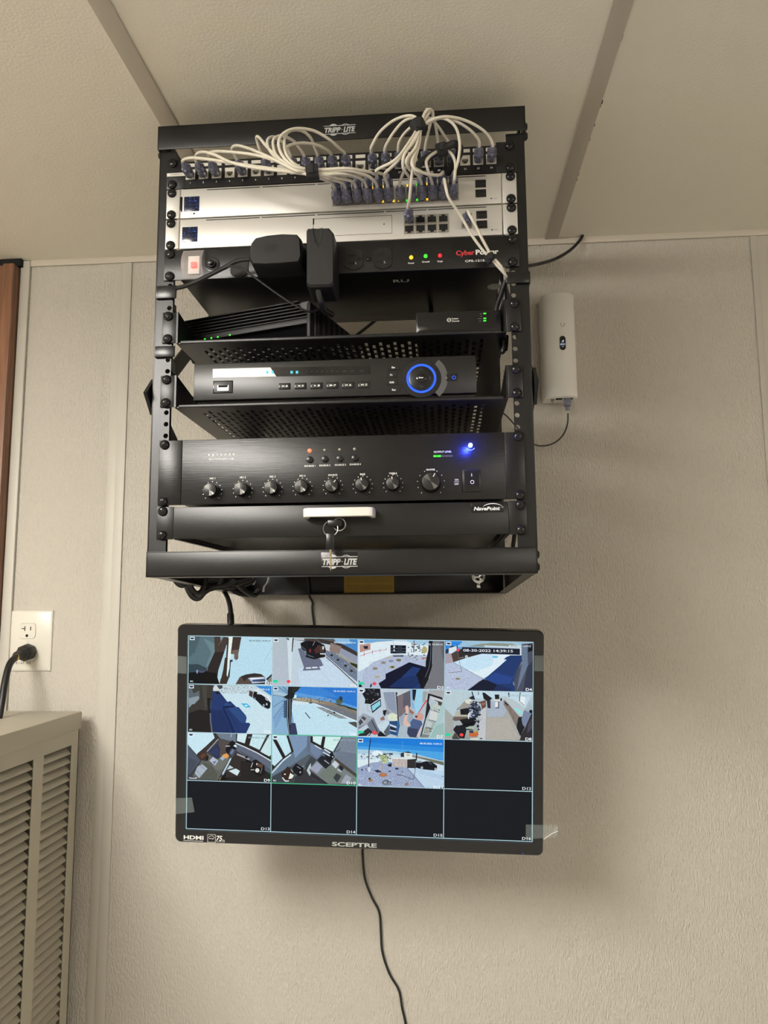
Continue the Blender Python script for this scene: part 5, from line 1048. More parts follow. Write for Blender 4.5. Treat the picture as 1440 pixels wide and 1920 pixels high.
# view 7
v = View(6, (670, 1289, 836), ('#bccad8', '#b8c4cc', '#b4c8d0', '#9aaab8'))
v.poly('#bccad8', (20, 20), (700, 20), (660, 800), (20, 800)).poly('#18191e', (120, 10), (370, 12), (385, 160), (220, 270), (120, 260), (130, 190), (80, 100), (130, 60)).specks(['#585c68', '#0c0c10', '#888c98'], 24, 140, 30, 370, 210, 14)
v.poly('#101318', (215, 290), (380, 185), (390, 300), (245, 415)).poly('#8fd0e0', (232, 300), (370, 210), (376, 290), (250, 385)).poly('#4890b0', (300, 330), (370, 280), (372, 300), (300, 350)).line('#8c949c', 5, (165, 250), (170, 380), (230, 395))
v.poly('#a0aab8', (420, 75), (630, 70), (665, 510), (470, 370)).poly('#8c98ac', (420, 75), (600, 72), (640, 430), (600, 400), (500, 340)).poly('#343438', (625, 75), (650, 75), (680, 560), (660, 560)).poly('#c8d0d4', (640, 120), (860, 30), (860, 45), (650, 145))
v.poly('#786e74', (650, 140), (860, 40), (870, 300), (800, 420), (690, 480), (665, 470)).poly('#5c5c68', (750, 100), (860, 60), (860, 300), (790, 300), (740, 330)).poly('#98a8b8', (690, 480), (850, 340), (920, 500), (850, 620), (760, 600), (700, 620))
v.poly('#7c8494', (20, 500), (100, 415), (270, 490), (370, 740), (300, 700), (160, 590), (20, 680)).poly('#9ca4b0', (100, 415), (270, 490), (140, 600), (20, 640), (20, 480)).poly('#48484c', (20, 560), (90, 460), (150, 500), (40, 620)).poly('#b8bcc4', (60, 510), (75, 500), (130, 560), (115, 575)).poly('#6c7484', (160, 600), (240, 500), (370, 700), (420, 760), (250, 760)).line('#20242c', 12, (235, 535), (330, 720))
v.poly('#c4d8e4', (330, 600), (500, 530), (530, 590), (420, 720), (370, 700)).poly('#d8e0c8', (500, 450), (560, 410), (650, 440), (640, 530), (590, 560), (500, 510)).blob('#8c9098', 490, 405, 40, 36, 9).poly('#1c1e24', (415, 370), (480, 360), (450, 470), (420, 430)).poly('#987060', (370, 500), (430, 460), (450, 520), (390, 540)).poly('#586068', (430, 720), (520, 590), (530, 760), (470, 790))
v.poly('#284c7c', (520, 545), (680, 540), (690, 620), (655, 800), (530, 760)).poly('#c4d4e0', (530, 590), (640, 630), (635, 660), (530, 620)).poly('#b8c8d8', (530, 680), (630, 700), (635, 725), (530, 700)).poly('#a8bccc', (530, 750), (640, 780), (640, 795), (530, 775)).poly('#1c2430', (540, 625), (630, 665), (625, 700), (540, 680)).line('#3888c8', 10, (665, 540), (650, 800)).line('#3888c8', 10, (525, 590), (525, 770))
v.poly('#80b4e0', (860, 30), (900, 30), (900, 200), (940, 360), (880, 300)).poly('#202028', (895, 30), (965, 30), (930, 220), (900, 190)).poly('#9cd0e8', (960, 30), (1065, 30), (1060, 240), (1020, 380), (950, 430), (930, 300)).poly('#a0a4a0', (1065, 60), (1150, 60), (1100, 220), (1060, 250)).poly('#d04858', (1120, 195), (1140, 205), (1010, 400), (980, 420), (1060, 290))
v.poly('#a8a8ac', (1160, 30), (1420, 35), (1400, 180), (1170, 110)).poly('#c8ccd0', (1200, 130), (1400, 200), (1380, 260), (1200, 180)).poly('#222226', (1150, 90), (1380, 160), (1390, 200), (1180, 130), (1160, 240), (1190, 330), (1120, 500), (1040, 800), (1020, 800), (1100, 500), (1130, 250)).poly('#4c3c34', (1230, 190), (1390, 240), (1375, 300), (1320, 280), (1310, 230))
v.poly('#b8c4bc', (1230, 250), (1380, 330), (1350, 400), (1210, 350)).poly('#d0d4d0', (1190, 380), (1310, 400), (1290, 540), (1160, 520)).poly('#a4b0ac', (1160, 530), (1280, 560), (1240, 650), (1120, 640)).poly('#c0c8c8', (1150, 540), (1220, 570), (1200, 640), (1120, 620)).poly('#90988c', (1100, 650), (1220, 660), (1180, 750), (1080, 740)).poly('#7c8480', (1060, 750), (1180, 770), (1150, 810), (1040, 810))
v.line('#26262a', 8, (1200, 355), (1350, 410)).line('#26262a', 8, (1150, 520), (1290, 555)).line('#26262a', 8, (1110, 645), (1240, 665)).specks(['#404840', '#e0e4e0'], 26, 1220, 270, 1340, 370, 10).specks(['#404840', '#d0d4d0'], 20, 1090, 660, 1200, 740, 10).poly('#a8c8c8', (1380, 240), (1420, 200), (1420, 420), (1300, 640), (1180, 800), (1160, 800), (1280, 560)).poly('#9cbcb8', (1280, 620), (1420, 560), (1420, 800), (1180, 810))
v.poly('#9c6c58', (835, 330), (925, 400), (905, 440), (850, 400)).poly('#dcb8ac', (780, 300), (820, 285), (840, 340), (825, 420), (810, 540), (860, 600), (840, 640), (760, 600), (745, 570), (770, 470), (790, 420)).poly('#202028', (775, 418), (818, 425), (812, 440), (775, 435)).blob('#d09c90', 1010, 470, 64, 66, 12).poly('#a8b0b8', (930, 420), (975, 430), (960, 470), (920, 460)).blob('#6c4038', 960, 470, 24, 20, 8)
v.poly('#4c6088', (910, 500), (1045, 540), (1060, 600), (1020, 660), (990, 810), (850, 800), (810, 740), (820, 640), (870, 620), (860, 560)).poly('#38405c', (820, 650), (990, 670), (960, 810), (850, 800), (810, 740)).poly('#d8c0b8', (1010, 680), (1050, 600), (1030, 700), (990, 800), (960, 800))
v.poly('#1a1a20', (330, 760), (380, 700), (480, 790), (340, 790)).poly('#c85048', (250, 740), (300, 700), (330, 740), (290, 770)).poly('#2c2c34', (20, 760), (180, 650), (250, 720), (200, 780), (20, 785)).line('#d8dce0', 12, (160, 780), (210, 740))
v.done('D7', None, None, True)
# view 8
v = View(7, (832, 1293, 1001), ('#b4ccd8', '#b8ccd8', '#60585c', '#a0a4a0'))
v.poly('#b8ccd4', (20, 20), (440, 20), (420, 90), (200, 330), (140, 480), (180, 580), (130, 780), (20, 780)).poly('#a4a8a4', (20, 300), (170, 440), (160, 560), (180, 640), (120, 780), (20, 780)).poly('#c0d8e4', (400, 20), (1420, 40), (1300, 300), (960, 100), (700, 160), (500, 130))
v.poly('#a8a8a4', (670, 300), (960, 180), (1240, 740), (1200, 810), (650, 800)).poly('#a8b4c4', (680, 200), (940, 180), (1000, 330), (960, 420), (700, 440)).poly('#b0aca4', (700, 450), (1040, 460), (1180, 740), (1150, 800), (680, 790))
v.poly('#c0c4c8', (590, 350), (680, 280), (665, 800), (540, 800), (560, 600)).poly('#706860', (200, 330), (330, 190), (480, 180), (440, 300), (220, 300)).poly('#9c9890', (220, 300), (350, 180), (450, 170), (440, 290)).blob('#dcdccc', 400, 190, 60, 36, 10).poly('#1a1c20', (260, 310), (420, 290), (400, 400), (270, 410)).poly('#b8b4a8', (170, 415), (210, 345), (265, 345), (260, 400), (380, 400), (400, 440), (180, 430))
v.poly('#6c6058', (160, 430), (400, 430), (380, 480), (180, 500), (140, 480)).poly('#17181c', (250, 480), (500, 430), (530, 500), (480, 580), (180, 590), (150, 640), (260, 780), (330, 760), (350, 620)).poly('#1c1e26', (150, 640), (200, 570), (380, 580), (350, 700), (330, 780), (250, 770))
v.poly('#404858', (400, 280), (480, 180), (560, 200), (600, 320), (520, 440), (400, 460)).specks(['#14161c', '#8c98ac', '#283450', '#c0ccdc', '#20242c'], 60, 420, 190, 580, 440, 22).poly('#6c483c', (580, 190), (670, 165), (675, 270), (610, 310)).poly('#8c6454', (600, 210), (668, 195), (665, 240), (605, 255)).poly('#222830', (400, 130), (480, 85), (500, 160), (430, 150)).line('#18202c', 18, (450, 30), (465, 90)).line('#2c3440', 10, (552, 30), (556, 80))
v.poly('#1f2024', (615, 45), (650, 45), (730, 105), (775, 135), (745, 160), (740, 290), (700, 290), (685, 180), (635, 140)).poly('#2e2c30', (690, 170), (745, 165), (748, 295), (700, 292)).poly('#1e2422', (812, 75), (885, 75), (885, 150), (820, 150)).poly('#d4d8d4', (795, 150), (920, 150), (910, 185), (800, 180)).poly('#e0e4e4', (820, 185), (870, 185), (870, 275), (820, 275)).poly('#6c7480', (815, 185), (888, 185), (885, 300), (815, 295), (835, 280), (865, 270)).poly('#e4e8e8', (825, 190), (865, 190), (865, 270), (822, 270)).blob('#20242c', 915, 155, 16, 26, 8)
v.poly('#b8c4c8', (960, 95), (1130, 170), (1300, 290), (1250, 430), (1200, 420), (1040, 250), (960, 160)).poly('#8ee0e0', (1120, 290), (1200, 300), (1260, 380), (1230, 400)).poly('#847a74', (955, 150), (1030, 220), (1210, 430), (1180, 590), (1150, 580), (1020, 330), (955, 240)).poly('#4c4440', (1190, 430), (1250, 430), (1220, 560), (1160, 590)).poly('#262a30', (975, 180), (1030, 240), (1020, 260), (975, 220)).line('#5a524c', 5, (1030, 230), (1160, 560)).line('#5a524c', 5, (1060, 290), (1060, 400)).line('#5a524c', 5, (1130, 370), (1100, 470))
v.poly('#1c2024', (1190, 450), (1250, 430), (1290, 600), (1220, 740), (1160, 600)).poly('#7884a0', (1280, 320), (1400, 380), (1300, 600), (1260, 560), (1240, 470)).poly('#2e2c30', (1300, 600), (1415, 340), (1420, 800), (1220, 810), (1230, 720)).poly('#484650', (1340, 560), (1415, 430), (1420, 600), (1330, 700)).blob('#181c20', 1390, 345, 30, 28, 8).poly('#e4eef2', (1210, 100), (1300, 120), (1290, 260), (1180, 180)).line('#303840', 14, (1220, 40), (1205, 180)).line('#242c34', 20, (1035, 45), (1040, 110)).line('#404048', 8, (1205, 180), (1290, 250))
v.poly('#c86838', (400, 690), (540, 660), (555, 720), (500, 750), (410, 740)).poly('#b4a840', (470, 650), (540, 660), (500, 690)).poly('#2a3c58', (400, 650), (465, 645), (480, 685), (415, 690)).poly('#a8b8a8', (350, 600), (490, 570), (500, 620), (360, 630)).poly('#1c3020', (350, 620), (440, 625), (480, 640), (370, 640)).blob('#22262c', 550, 505, 22, 24, 8).blob('#22262c', 545, 580, 20, 24, 8).blob('#383840', 555, 630, 16, 16, 8).poly('#e4eaec', (390, 380), (420, 350), (400, 470), (385, 450)).poly('#d0d0c4', (420, 770), (540, 760), (560, 800), (420, 800)).poly('#2c2820', (560, 765), (620, 770), (600, 790)).poly('#484840', (130, 760), (180, 680), (260, 790), (140, 790)).specks(['#788090', '#b8c0c8'], 14, 500, 470, 600, 560, 12)
v.done('D8', (TSB+'3', '#a0b4c0'), None, True)
# view 9
v = View(8, (350, 1372, 512), ('#c0dce8', '#c8e4ee', '#1c1c1c', '#20242a'))
v.poly('#3c3e44', (20, 20), (1420, 20), (1420, 820), (20, 820)).poly('#c8e6f2', (20, 20), (440, 20), (470, 100), (170, 380), (20, 210)).poly('#3a3430', (440, 22), (490, 22), (540, 100), (330, 340), (280, 330), (180, 390), (170, 370), (470, 110)).poly('#6e7c8c', (490, 22), (820, 22), (820, 170), (720, 150), (560, 110)).line('#98a4b0', 16, (530, 120), (340, 330)).line('#b8ccd8', 10, (750, 30), (740, 90))
v.poly('#4e5664', (20, 220), (200, 440), (230, 480), (60, 700), (20, 700)).poly('#444c58', (20, 420), (180, 500), (60, 700), (20, 690)).poly('#524a46', (540, 115), (720, 150), (660, 350), (560, 420), (530, 250)).poly('#2a3350', (380, 320), (520, 200), (560, 280), (540, 440), (500, 450)).poly('#2f3a60', (400, 340), (500, 240), (540, 300), (520, 420))
v.poly('#60625e', (330, 350), (500, 450), (700, 400), (720, 450), (520, 800), (220, 790), (100, 740), (250, 480)).poly('#6e716b', (420, 560), (560, 440), (710, 420), (600, 620), (500, 640)).poly('#55584f', (260, 500), (420, 560), (520, 700), (500, 800), (220, 790), (340, 600))
v.poly('#3e2e26', (180, 380), (270, 310), (350, 380), (370, 420), (320, 490), (230, 460)).poly('#5c4030', (220, 400), (280, 350), (330, 390), (250, 450)).poly('#1c1a1c', (320, 420), (370, 400), (360, 470), (330, 490)).poly('#b0bac8', (380, 480), (440, 415), (530, 480), (475, 562)).poly('#6478a0', (430, 500), (500, 480), (470, 540)).poly('#a8b4c0', (135, 690), (180, 580), (260, 540), (350, 610), (290, 680), (210, 770)).line('#6c7884', 6, (230, 560), (320, 640)).line('#6c7884', 6, (170, 640), (240, 730)).poly('#e0a054', (590, 390), (670, 355), (710, 400), (670, 445), (600, 420)).poly('#a4b0c0', (550, 440), (600, 400), (640, 440), (600, 480))
v.poly('#16171c', (690, 210), (760, 140), (820, 180), (850, 230), (810, 300), (730, 280), (700, 370), (650, 320), (660, 250)).poly('#dcf0ec', (780, 235), (810, 210), (855, 230), (830, 262)).line('#d8dce4', 12, (650, 240), (720, 235)).line('#6c7ca4', 40, (740, 370), (780, 290)).line('#5c6068', 8, (830, 280), (600, 700))
v.line('#c0d4e0', 24, (740, 440), (600, 710)).poly('#101214', (640, 700), (720, 600), (740, 460), (830, 350), (1000, 440), (1420, 640), (1420, 820), (520, 810)).poly('#332e2c', (740, 470), (830, 350), (1000, 440), (960, 600), (900, 740), (640, 760)).poly('#24211f', (900, 480), (1100, 520), (1300, 640), (1420, 700), (1420, 820), (640, 815), (700, 760), (900, 740))
v.poly('#d0e4e8', (700, 650), (820, 610), (890, 650), (845, 730)).poly('#bcd0d4', (670, 630), (720, 555), (785, 600))
v.poly('#d0e8ee', (850, 25), (1010, 35), (970, 190), (840, 150)).poly('#c8e8ee', (1100, 40), (1340, 50), (1220, 300), (1045, 220)).poly('#c8e4ea', (1380, 50), (1425, 50), (1415, 380), (1360, 420), (1230, 330)).poly('#2c2420', (1010, 35), (1100, 35), (1045, 230), (975, 200)).poly('#38302c', (1340, 45), (1385, 50), (1225, 330), (1210, 310)).poly('#2a2624', (830, 150), (1000, 205), (1420, 430), (1420, 470), (1000, 250), (830, 185)).line('#dceaf0', 16, (815, 185), (1000, 265), (1180, 350), (1420, 490))
v.poly('#60687a', (830, 200), (1000, 275), (1200, 370), (1420, 500), (1420, 660), (1290, 560), (1060, 440), (840, 320)).poly('#505866', (860, 300), (1060, 400), (1290, 540), (1420, 640), (1400, 700), (1300, 640), (1000, 440)).line('#a8a4ac', 26, (840, 370), (960, 420), (1050, 460)).blob('#18181c', 1000, 420, 26, 22, 8)
v.poly('#161516', (1100, 480), (1160, 455), (1300, 560), (1310, 700), (1230, 740), (1150, 700), (1070, 640), (1060, 560)).poly('#5c4438', (1160, 500), (1280, 550), (1260, 600), (1170, 570)).blob('#e0e4dc', 1180, 640, 36, 38, 8).line('#d0d4d0', 10, (1075, 590), (1105, 510)).line('#b8b8b4', 14, (1070, 630), (1130, 630)).blob('#f0f0e8', 1172, 538, 12, 12, 8).line('#808078', 10, (1230, 690), (1260, 600)).line('#c09030', 10, (550, 800), (575, 760))
v.done('D9', (TSB+'3', '#7c9098'), 'Channel9')
# view 10
v = View(9, (508, 1376, 672), ('#c0dce8', '#8098b0', '#485058', '#303438'))
v.poly('#64788c', (280, 20), (650, 20), (640, 320), (450, 480), (150, 620), (20, 740), (20, 600), (370, 290)).poly('#7c94b4', (290, 20), (600, 20), (590, 200), (400, 400), (370, 280)).poly('#3e444c', (20, 700), (400, 490), (630, 330), (760, 430), (640, 560), (900, 810), (20, 800)).poly('#545c64', (330, 520), (620, 340), (660, 370), (560, 520), (600, 640), (400, 720)).poly('#34353a', (400, 700), (600, 560), (660, 640), (680, 740), (880, 810), (380, 805))
v.poly('#606e84', (640, 130), (760, 190), (1000, 320), (960, 400), (760, 420), (640, 320), (600, 300), (600, 40)).poly('#70809c', (650, 140), (740, 190), (850, 300), (760, 400), (650, 300)).poly('#c4e4f0', (20, 90), (100, 90), (200, 390), (60, 530), (20, 490)).poly('#c4e6f0', (80, 25), (250, 25), (345, 270), (240, 360), (110, 100)).poly('#241e1e', (30, 90), (95, 95), (245, 380), (200, 410)).poly('#2c2624', (255, 25), (290, 25), (375, 280), (340, 300)).line('#28241f', 18, (370, 285), (200, 405), (60, 540)).line('#d4e4ec', 20, (330, 340), (200, 440), (20, 640)).poly('#20201e', (20, 500), (75, 540), (20, 600))
v.poly('#d4f0ee', (690, 40), (850, 40), (830, 190), (700, 120)).poly('#d0f0ec', (895, 45), (1160, 50), (1020, 290), (870, 220)).line('#d8ece8', 14, (1000, 230), (1140, 100)).poly('#241e1c', (650, 35), (690, 38), (690, 120), (820, 190), (850, 40), (900, 45), (870, 220), (1030, 300), (990, 320), (650, 135)).line('#2c2826', 16, (1170, 45), (1040, 300)).line('#dce8ec', 14, (720, 185), (830, 250)).line('#d8e4e8', 20, (880, 250), (990, 320)).line('#c8dce4', 18, (860, 300), (970, 360))
v.poly('#788494', (1180, 50), (1415, 50), (1415, 680), (1050, 400), (1050, 300)).poly('#6c7888', (1090, 280), (1415, 320), (1415, 680), (1060, 420)).line('#8c98a4', 4, (1100, 240), (1415, 320)).line('#2c2c30', 8, (1060, 300), (1150, 240))
v.poly('#767f80', (630, 580), (760, 440), (1000, 380), (1420, 690), (1420, 820), (950, 820)).poly('#9ba0b8', (650, 570), (760, 460), (850, 540), (760, 650)).poly('#6f7a72', (840, 620), (1050, 480), (1200, 700), (1100, 815), (960, 810), (800, 680)).poly('#20232c', (755, 430), (840, 350), (1000, 420), (990, 500), (900, 575)).poly('#16181e', (860, 320), (960, 370), (1060, 360), (1000, 440), (940, 430)).line('#c8ccd4', 10, (880, 430), (960, 490)).poly('#14161a', (960, 330), (1010, 290), (1050, 380), (1000, 400)).blob('#e8f0f4', 1018, 374, 10, 10, 6)
v.poly('#c4ccd8', (1000, 500), (1070, 420), (1140, 470), (1070, 570)).poly('#20242c', (1110, 550), (1160, 480), (1215, 540), (1170, 610)).poly('#b8c0cc', (1100, 570), (1165, 610), (1160, 630), (1090, 590)).poly('#383c40', (1030, 720), (1080, 640), (1160, 690), (1090, 800)).poly('#9ca4b0', (1190, 740), (1240, 665), (1330, 720), (1280, 815), (1150, 815)).poly('#4c443c', (1060, 390), (1415, 660), (1415, 720), (1200, 560), (1050, 430)).poly('#2c2a2c', (650, 620), (940, 815), (900, 820), (680, 720))
v.poly('#b8c8c8', (590, 600), (640, 500), (660, 480), (660, 560), (630, 580), (660, 640), (640, 690)).poly('#15161b', (350, 560), (420, 480), (540, 560), (530, 660), (470, 700), (380, 640)).poly('#34241c', (170, 650), (280, 530), (380, 640), (370, 720), (300, 780), (190, 720)).poly('#e4ecdc', (290, 740), (320, 640), (380, 680), (350, 730)).line('#dce4dc', 18, (190, 715), (240, 775), (300, 770)).blob('#f0f0e4', 232, 660, 16, 12, 7).line('#c8ccc4', 8, (330, 580), (365, 630)).line('#8c94a4', 12, (430, 530), (490, 570)).blob('#a0a8b0', 485, 628, 16, 16, 6).line('#98a0a8', 12, (520, 540), (550, 520))
v.done('D10', (TSB+'4', '#98a8b4'), 'IPC')
# view 11
v = View(10, (668, 1380, 836), ('#1874d0', '#1c78d4', '#b4d0e4', '#90a0c0'))
v.poly('#1a7cd8', (20, 20), (1410, 30), (1410, 390), (20, 240)).poly('#4ca4e4', (20, 130), (1410, 250), (1410, 390), (1000, 300), (600, 250), (20, 245)).poly('#2c8cdc', (20, 90), (1410, 190), (1410, 260), (20, 160)).poly('#a8cce0', (20, 210), (600, 240), (1000, 300), (1410, 400), (1410, 420), (20, 300))
v.poly('#c8dce8', (20, 280), (600, 290), (1100, 360), (1410, 440), (1410, 820), (1100, 820), (820, 500), (560, 420), (300, 400), (20, 500)).poly('#d8e8f0', (20, 380), (390, 370), (400, 410), (240, 430), (30, 510)).poly('#bcd4e8', (820, 500), (1410, 560), (1410, 820), (1110, 820)).poly('#b0cce4', (950, 520), (1410, 640), (1410, 700), (1000, 600))
v.poly('#98a6c4', (20, 520), (250, 425), (420, 410), (580, 480), (815, 495), (1100, 825), (20, 810)).specks(['#7080a4', '#c8d4e8', '#8090b0', '#dce4f0', '#a8b4cc'], 230, 30, 470, 780, 800, 9).specks(['#7080a4', '#c8d4e8', '#8090b0'], 60, 780, 640, 960, 800, 9).line('#58687c', 6, (815, 500), (1095, 822))
v.poly('#e4f0f8', (250, 250), (340, 215), (420, 245), (430, 290), (260, 300)).specks(['#404c58', '#a8b8c4', '#687888', '#2c3844'], 40, 40, 270, 560, 350, 15).poly('#3c4854', (515, 262), (590, 260), (590, 290), (530, 290)).poly('#2c3440', (715, 260), (770, 250), (770, 325), (715, 320)).poly('#dce4dc', (770, 250), (900, 262), (900, 345), (770, 345)).poly('#283038', (765, 252), (835, 232), (900, 265)).blob('#7c949c', 835, 290, 26, 10, 8)
v.poly('#8c8478', (900, 290), (1410, 400), (1410, 440), (1150, 380), (900, 320)).poly('#68705c', (1040, 330), (1410, 410), (1410, 460), (1200, 400)).poly('#c0b4b0', (580, 345), (815, 355), (815, 490), (580, 470)).specks(['#988c8c', '#dcd4d0', '#b0a4a4'], 60, 590, 355, 805, 475, 9).poly('#e4ecec', (580, 330), (820, 345), (820, 356), (580, 346))
v.poly('#2e2c2e', (820, 360), (960, 350), (960, 500), (820, 495)).poly('#14171e', (960, 400), (1060, 400), (1130, 385), (1220, 400), (1300, 460), (1295, 510), (1250, 535), (1050, 515), (960, 490)).poly('#8c98a8', (970, 385), (1050, 380), (1060, 410), (970, 410)).poly('#3c4454', (1170, 400), (1230, 430), (1200, 440), (1160, 420)).blob('#a0acb8', 1055, 492, 22, 24, 8).blob('#a0acb8', 1272, 512, 18, 22, 8).line('#1c1c20', 18, (972, 255), (965, 380)).line('#4c4c54', 9, (955, 400), (945, 560), (920, 680), (700, 600)).line('#3c3c48', 12, (650, 600), (720, 610))
v.line('#30222c', 15, (235, 30), (210, 220), (205, 470)).blob('#a8b890', 450, 330, 70, 46, 10).blob('#b8c4a0', 480, 390, 50, 40, 9).specks(['#788850', '#d8dcc0', '#90a070'], 40, 370, 280, 530, 420, 16).line('#b0a090', 10, (430, 420), (440, 570)).line('#a89888', 8, (410, 440), (420, 540)).blob('#b07450', 437, 602, 66, 34, 12).blob('#c08060', 437, 598, 30, 12, 8).blob('#b07850', 235, 692, 36, 20, 9).blob('#3c4c2c', 220, 665, 22, 20, 7).blob('#3c3c48', 100, 520, 20, 14, 6).blob('#788090', 490, 725, 76, 48, 9).specks(['#4c5460', '#c0c8d4', '#586070'], 24, 430, 690, 560, 765, 16).blob('#987868', 810, 750, 34, 24, 8).poly('#181a22', (500, 440), (570, 420), (570, 475), (530, 468)).blob('#343c4c', 655, 502, 30, 18, 8).blob('#404c3c', 540, 545, 22, 12, 7).poly('#282c3c', (290, 530), (360, 520), (420, 560), (340, 565)).poly('#c8d8e8', (190, 480), (235, 480), (235, 550), (200, 560)).line('#384048', 10, (150, 490), (185, 540)).blob('#5c6450', 745, 552, 18, 10, 6).poly('#202838', (1330, 820), (1400, 790), (1415, 820))
v.line('#88c0ec', 3, (750, 60), (745, 180)).line('#5890c0', 3, (698, 180), (698, 300)).blob('#2c4c78', 1390, 625, 14, 7, 6)
v.done('D11', (TSB+'3', '#e4f0f8'), 'IPC')
for i, t_ in ((11, 'D12'), (12, 'D13'), (13, 'D14'), (14, 'D15'), (15, 'D16')):
    v = View(i, (0, 0, 1440), ('#10151b',)*4)
    v.m.text(t_, v.cx1-1.2, v.cz0+3.6, v.y-.03, 4.2, w=4.4*len(t_), bold=.015, align='R', col=hx('#dfe6ea')); part(v.m, 'camera_view', 'pic', mo)
# grid lines between the views
f = MB(); gl = hx('#b4d4dc'); gg = hx('#4cc490')
for i in range(5):
    x = -263.5+CW*i; f.rect(x-.55, x+.55, -148.6, 148.6, -.9, gl); z = -148.25+CH*i; f.rect(-263.9, 263.9, z-.55, z+.55, -.9, gl)
xa_, xb_ = -263.5+CW, -263.5+2*CW; za_, zb_ = 148.25-3*CH, 148.25-2*CH
for q in ((xa_, xb_, zb_-.6, zb_+.6), (xa_, xb_, za_-.6, za_+.6), (xa_-.6, xa_+.6, za_, zb_), (xb_-.6, xb_+.6, za_, zb_)): f.rect(*q, -.95, gg)
part(f, 'grid_lines', 'pic', mo, 'pale grid lines with one green cell')

# ------------------------------------------------------------------ white modem on the wall, right of the rack
a_ = P(1018, 555, 415); b3 = P(1082, 748, 415)
cx_ = (P(1015, 650, 430).x+P(1082, 650, 415).x)/2; w2 = 31; zt_, zb_ = P(1047, 552, 418).z, P(1050, 745, 415).z
lt = thing('wall_modem', 'white rounded wall modem with a small oval display, right of the rack', 'modem', (cx_, WY, zb_))
f = MB(); pr = []
for t in range(0, 181, 12): a2 = math.radians(t); pr.append((cx_-w2*math.cos(a2), 428-22*math.sin(a2)**.8))
pr = [(cx_-w2, WY-1)]+pr+[(cx_+w2, WY-1)]; n = len(pr); vs = []
for z_, k_ in ((zb_, .95), (zb_+2.5, 1), (zt_-2.5, 1), (zt_, .95)): vs += [(cx_+(x_-cx_)*k_, 455+(y_-455)*k_, z_) for x_, y_ in pr]
f.add(vs, [tuple(reversed(range(n))), tuple(range(3*n, 4*n))]+[(j*n+i, j*n+(i+1) % n, (j+1)*n+(i+1) % n, (j+1)*n+i) for j in range(3) for i in range(n)])
part(f, 'housing', 'lte', lt, sharp=50)
q = P(1055, 643, 405.5); o = part(MB().prism([(q.x+5.6*math.cos(math.radians(t)), q.z+(8 if 0 <= t < 180 else -8)+5.6*math.sin(math.radians(t))) for t in range(0, 360, 15)], 405.2, 408), 'display', 'gloss', lt, 'black oval display')
part(MB().flat([(q.x-2.2, q.z+2.6), (q.x+2.2, q.z+2.6), (q.x+2.2, q.z+6)], 405).text('LTE', q.x, q.z+.6, 405, 1.1).text('READY', q.x, q.z-3, 405, 1.9, w=9, bold=.03).text('CONNECTION', q.x, q.z-.9, 405, 1, w=8).text('LTE', q.x, q.z-7, 405, 1.7), 'display_text', 'eto', o)
q = P(1055, 609, 405.6); part(MB().ring(q.x, q.z, 405.6, 2.6, 3.6, 14, 180, 360).rect(q.x-3.6, q.x-2.6, q.z, q.z+4, 405.6).rect(q.x+2.6, q.x+3.6, q.z, q.z+4, 405.6), 'emblem', 'silverdark', lt)
q = P(1064, 756, 426); part(MB().box(q.x-6, q.x+6, 420, 432, zb_-14, zb_+1, bev=1.5).box(q.x-4, q.x+4, 422, 430, zb_-22, zb_-13, bev=1.5), 'cable_boot', 'boot', lt, 'smoky cable boot')
q = P(1036, 754, 428); part(MB().lathe((q.x, 428, zb_+1), (0, 0, -1), [(0, 3), (3, 3), (3, 2.4), (6.5, 2.4), (7, 1)], 12), 'antenna_connector', 'brass', lt, 'small brass connector')
for px in (1048, 1068): q = P(px, 744, 426); part(MB().box(q.x-6, q.x+6, 421, 431, zb_-.3, zb_+.5, bev=.1), 'port_slot', 'hole', lt)

# ------------------------------------------------------------------ wall outlet with plug
a_ = P(20, 1145, WY-3); b3 = P(92, 1262, WY-3)
ol = thing('wall_outlet', 'ivory wall outlet marked K1-63 ICE on the left part of the wall', 'outlet', (a_.x+37, WY, b3.z))
x0, x1, z0, z1 = a_.x+1, b3.x+3, b3.z+3, a_.z
f = MB(); f.add([(x0, WY, z0), (x1, WY, z0), (x1, WY, z1), (x0, WY, z1), (x0+1, WY-3, z0+1), (x1-1, WY-3, z0+1), (x1-1, WY-3, z1-1), (x0+1, WY-3, z1-1), (x0+5, WY-5.5, z0+5), (x1-5, WY-5.5, z0+5), (x1-5, WY-5.5, z1-5), (x0+5, WY-5.5, z1-5)],
      [(0, 1, 5, 4), (1, 2, 6, 5), (2, 3, 7, 6), (3, 0, 4, 7), (4, 5, 9, 8), (5, 6, 10, 9), (6, 7, 11, 10), (7, 4, 8, 11), (8, 9, 10, 11)]); part(f, 'cover_plate', 'plate', ol)
for py in (1183, 1226):
    q = P(51.5, py, WY-5.5); pts = [(q.x+max(-16.5, min(16.5, 19*math.cos(math.radians(t)))), q.z+max(-14.3, min(14.3, 19*math.sin(math.radians(t))))) for t in range(0, 360, 8)]
    rc_ = part(MB().prism([(q.x+(x_-q.x)*1.035, q.z+(z_-q.z)*1.04) for x_, z_ in pts], WY-5.6, WY-5), 'receptacle_gap', 'silverdark', ol); rr_ = part(MB().prism(pts, WY-6.8, WY-5.5), 'receptacle', 'plate', ol)
    if py == 1183: part(MB().box(q.x-5.5, q.x-3.8, WY-7, WY-6.6, q.z, q.z+9).box(q.x-11, q.x-4, WY-7, WY-6.6, q.z+3.8, q.z+5.4).box(q.x+6, q.x+7.8, WY-7, WY-6.6, q.z+1, q.z+8.4).cyl((q.x, WY-7, q.z-9), (q.x, WY-6.6, q.z-9), 2.8, seg=12), 'slots', 'hole', rr_)
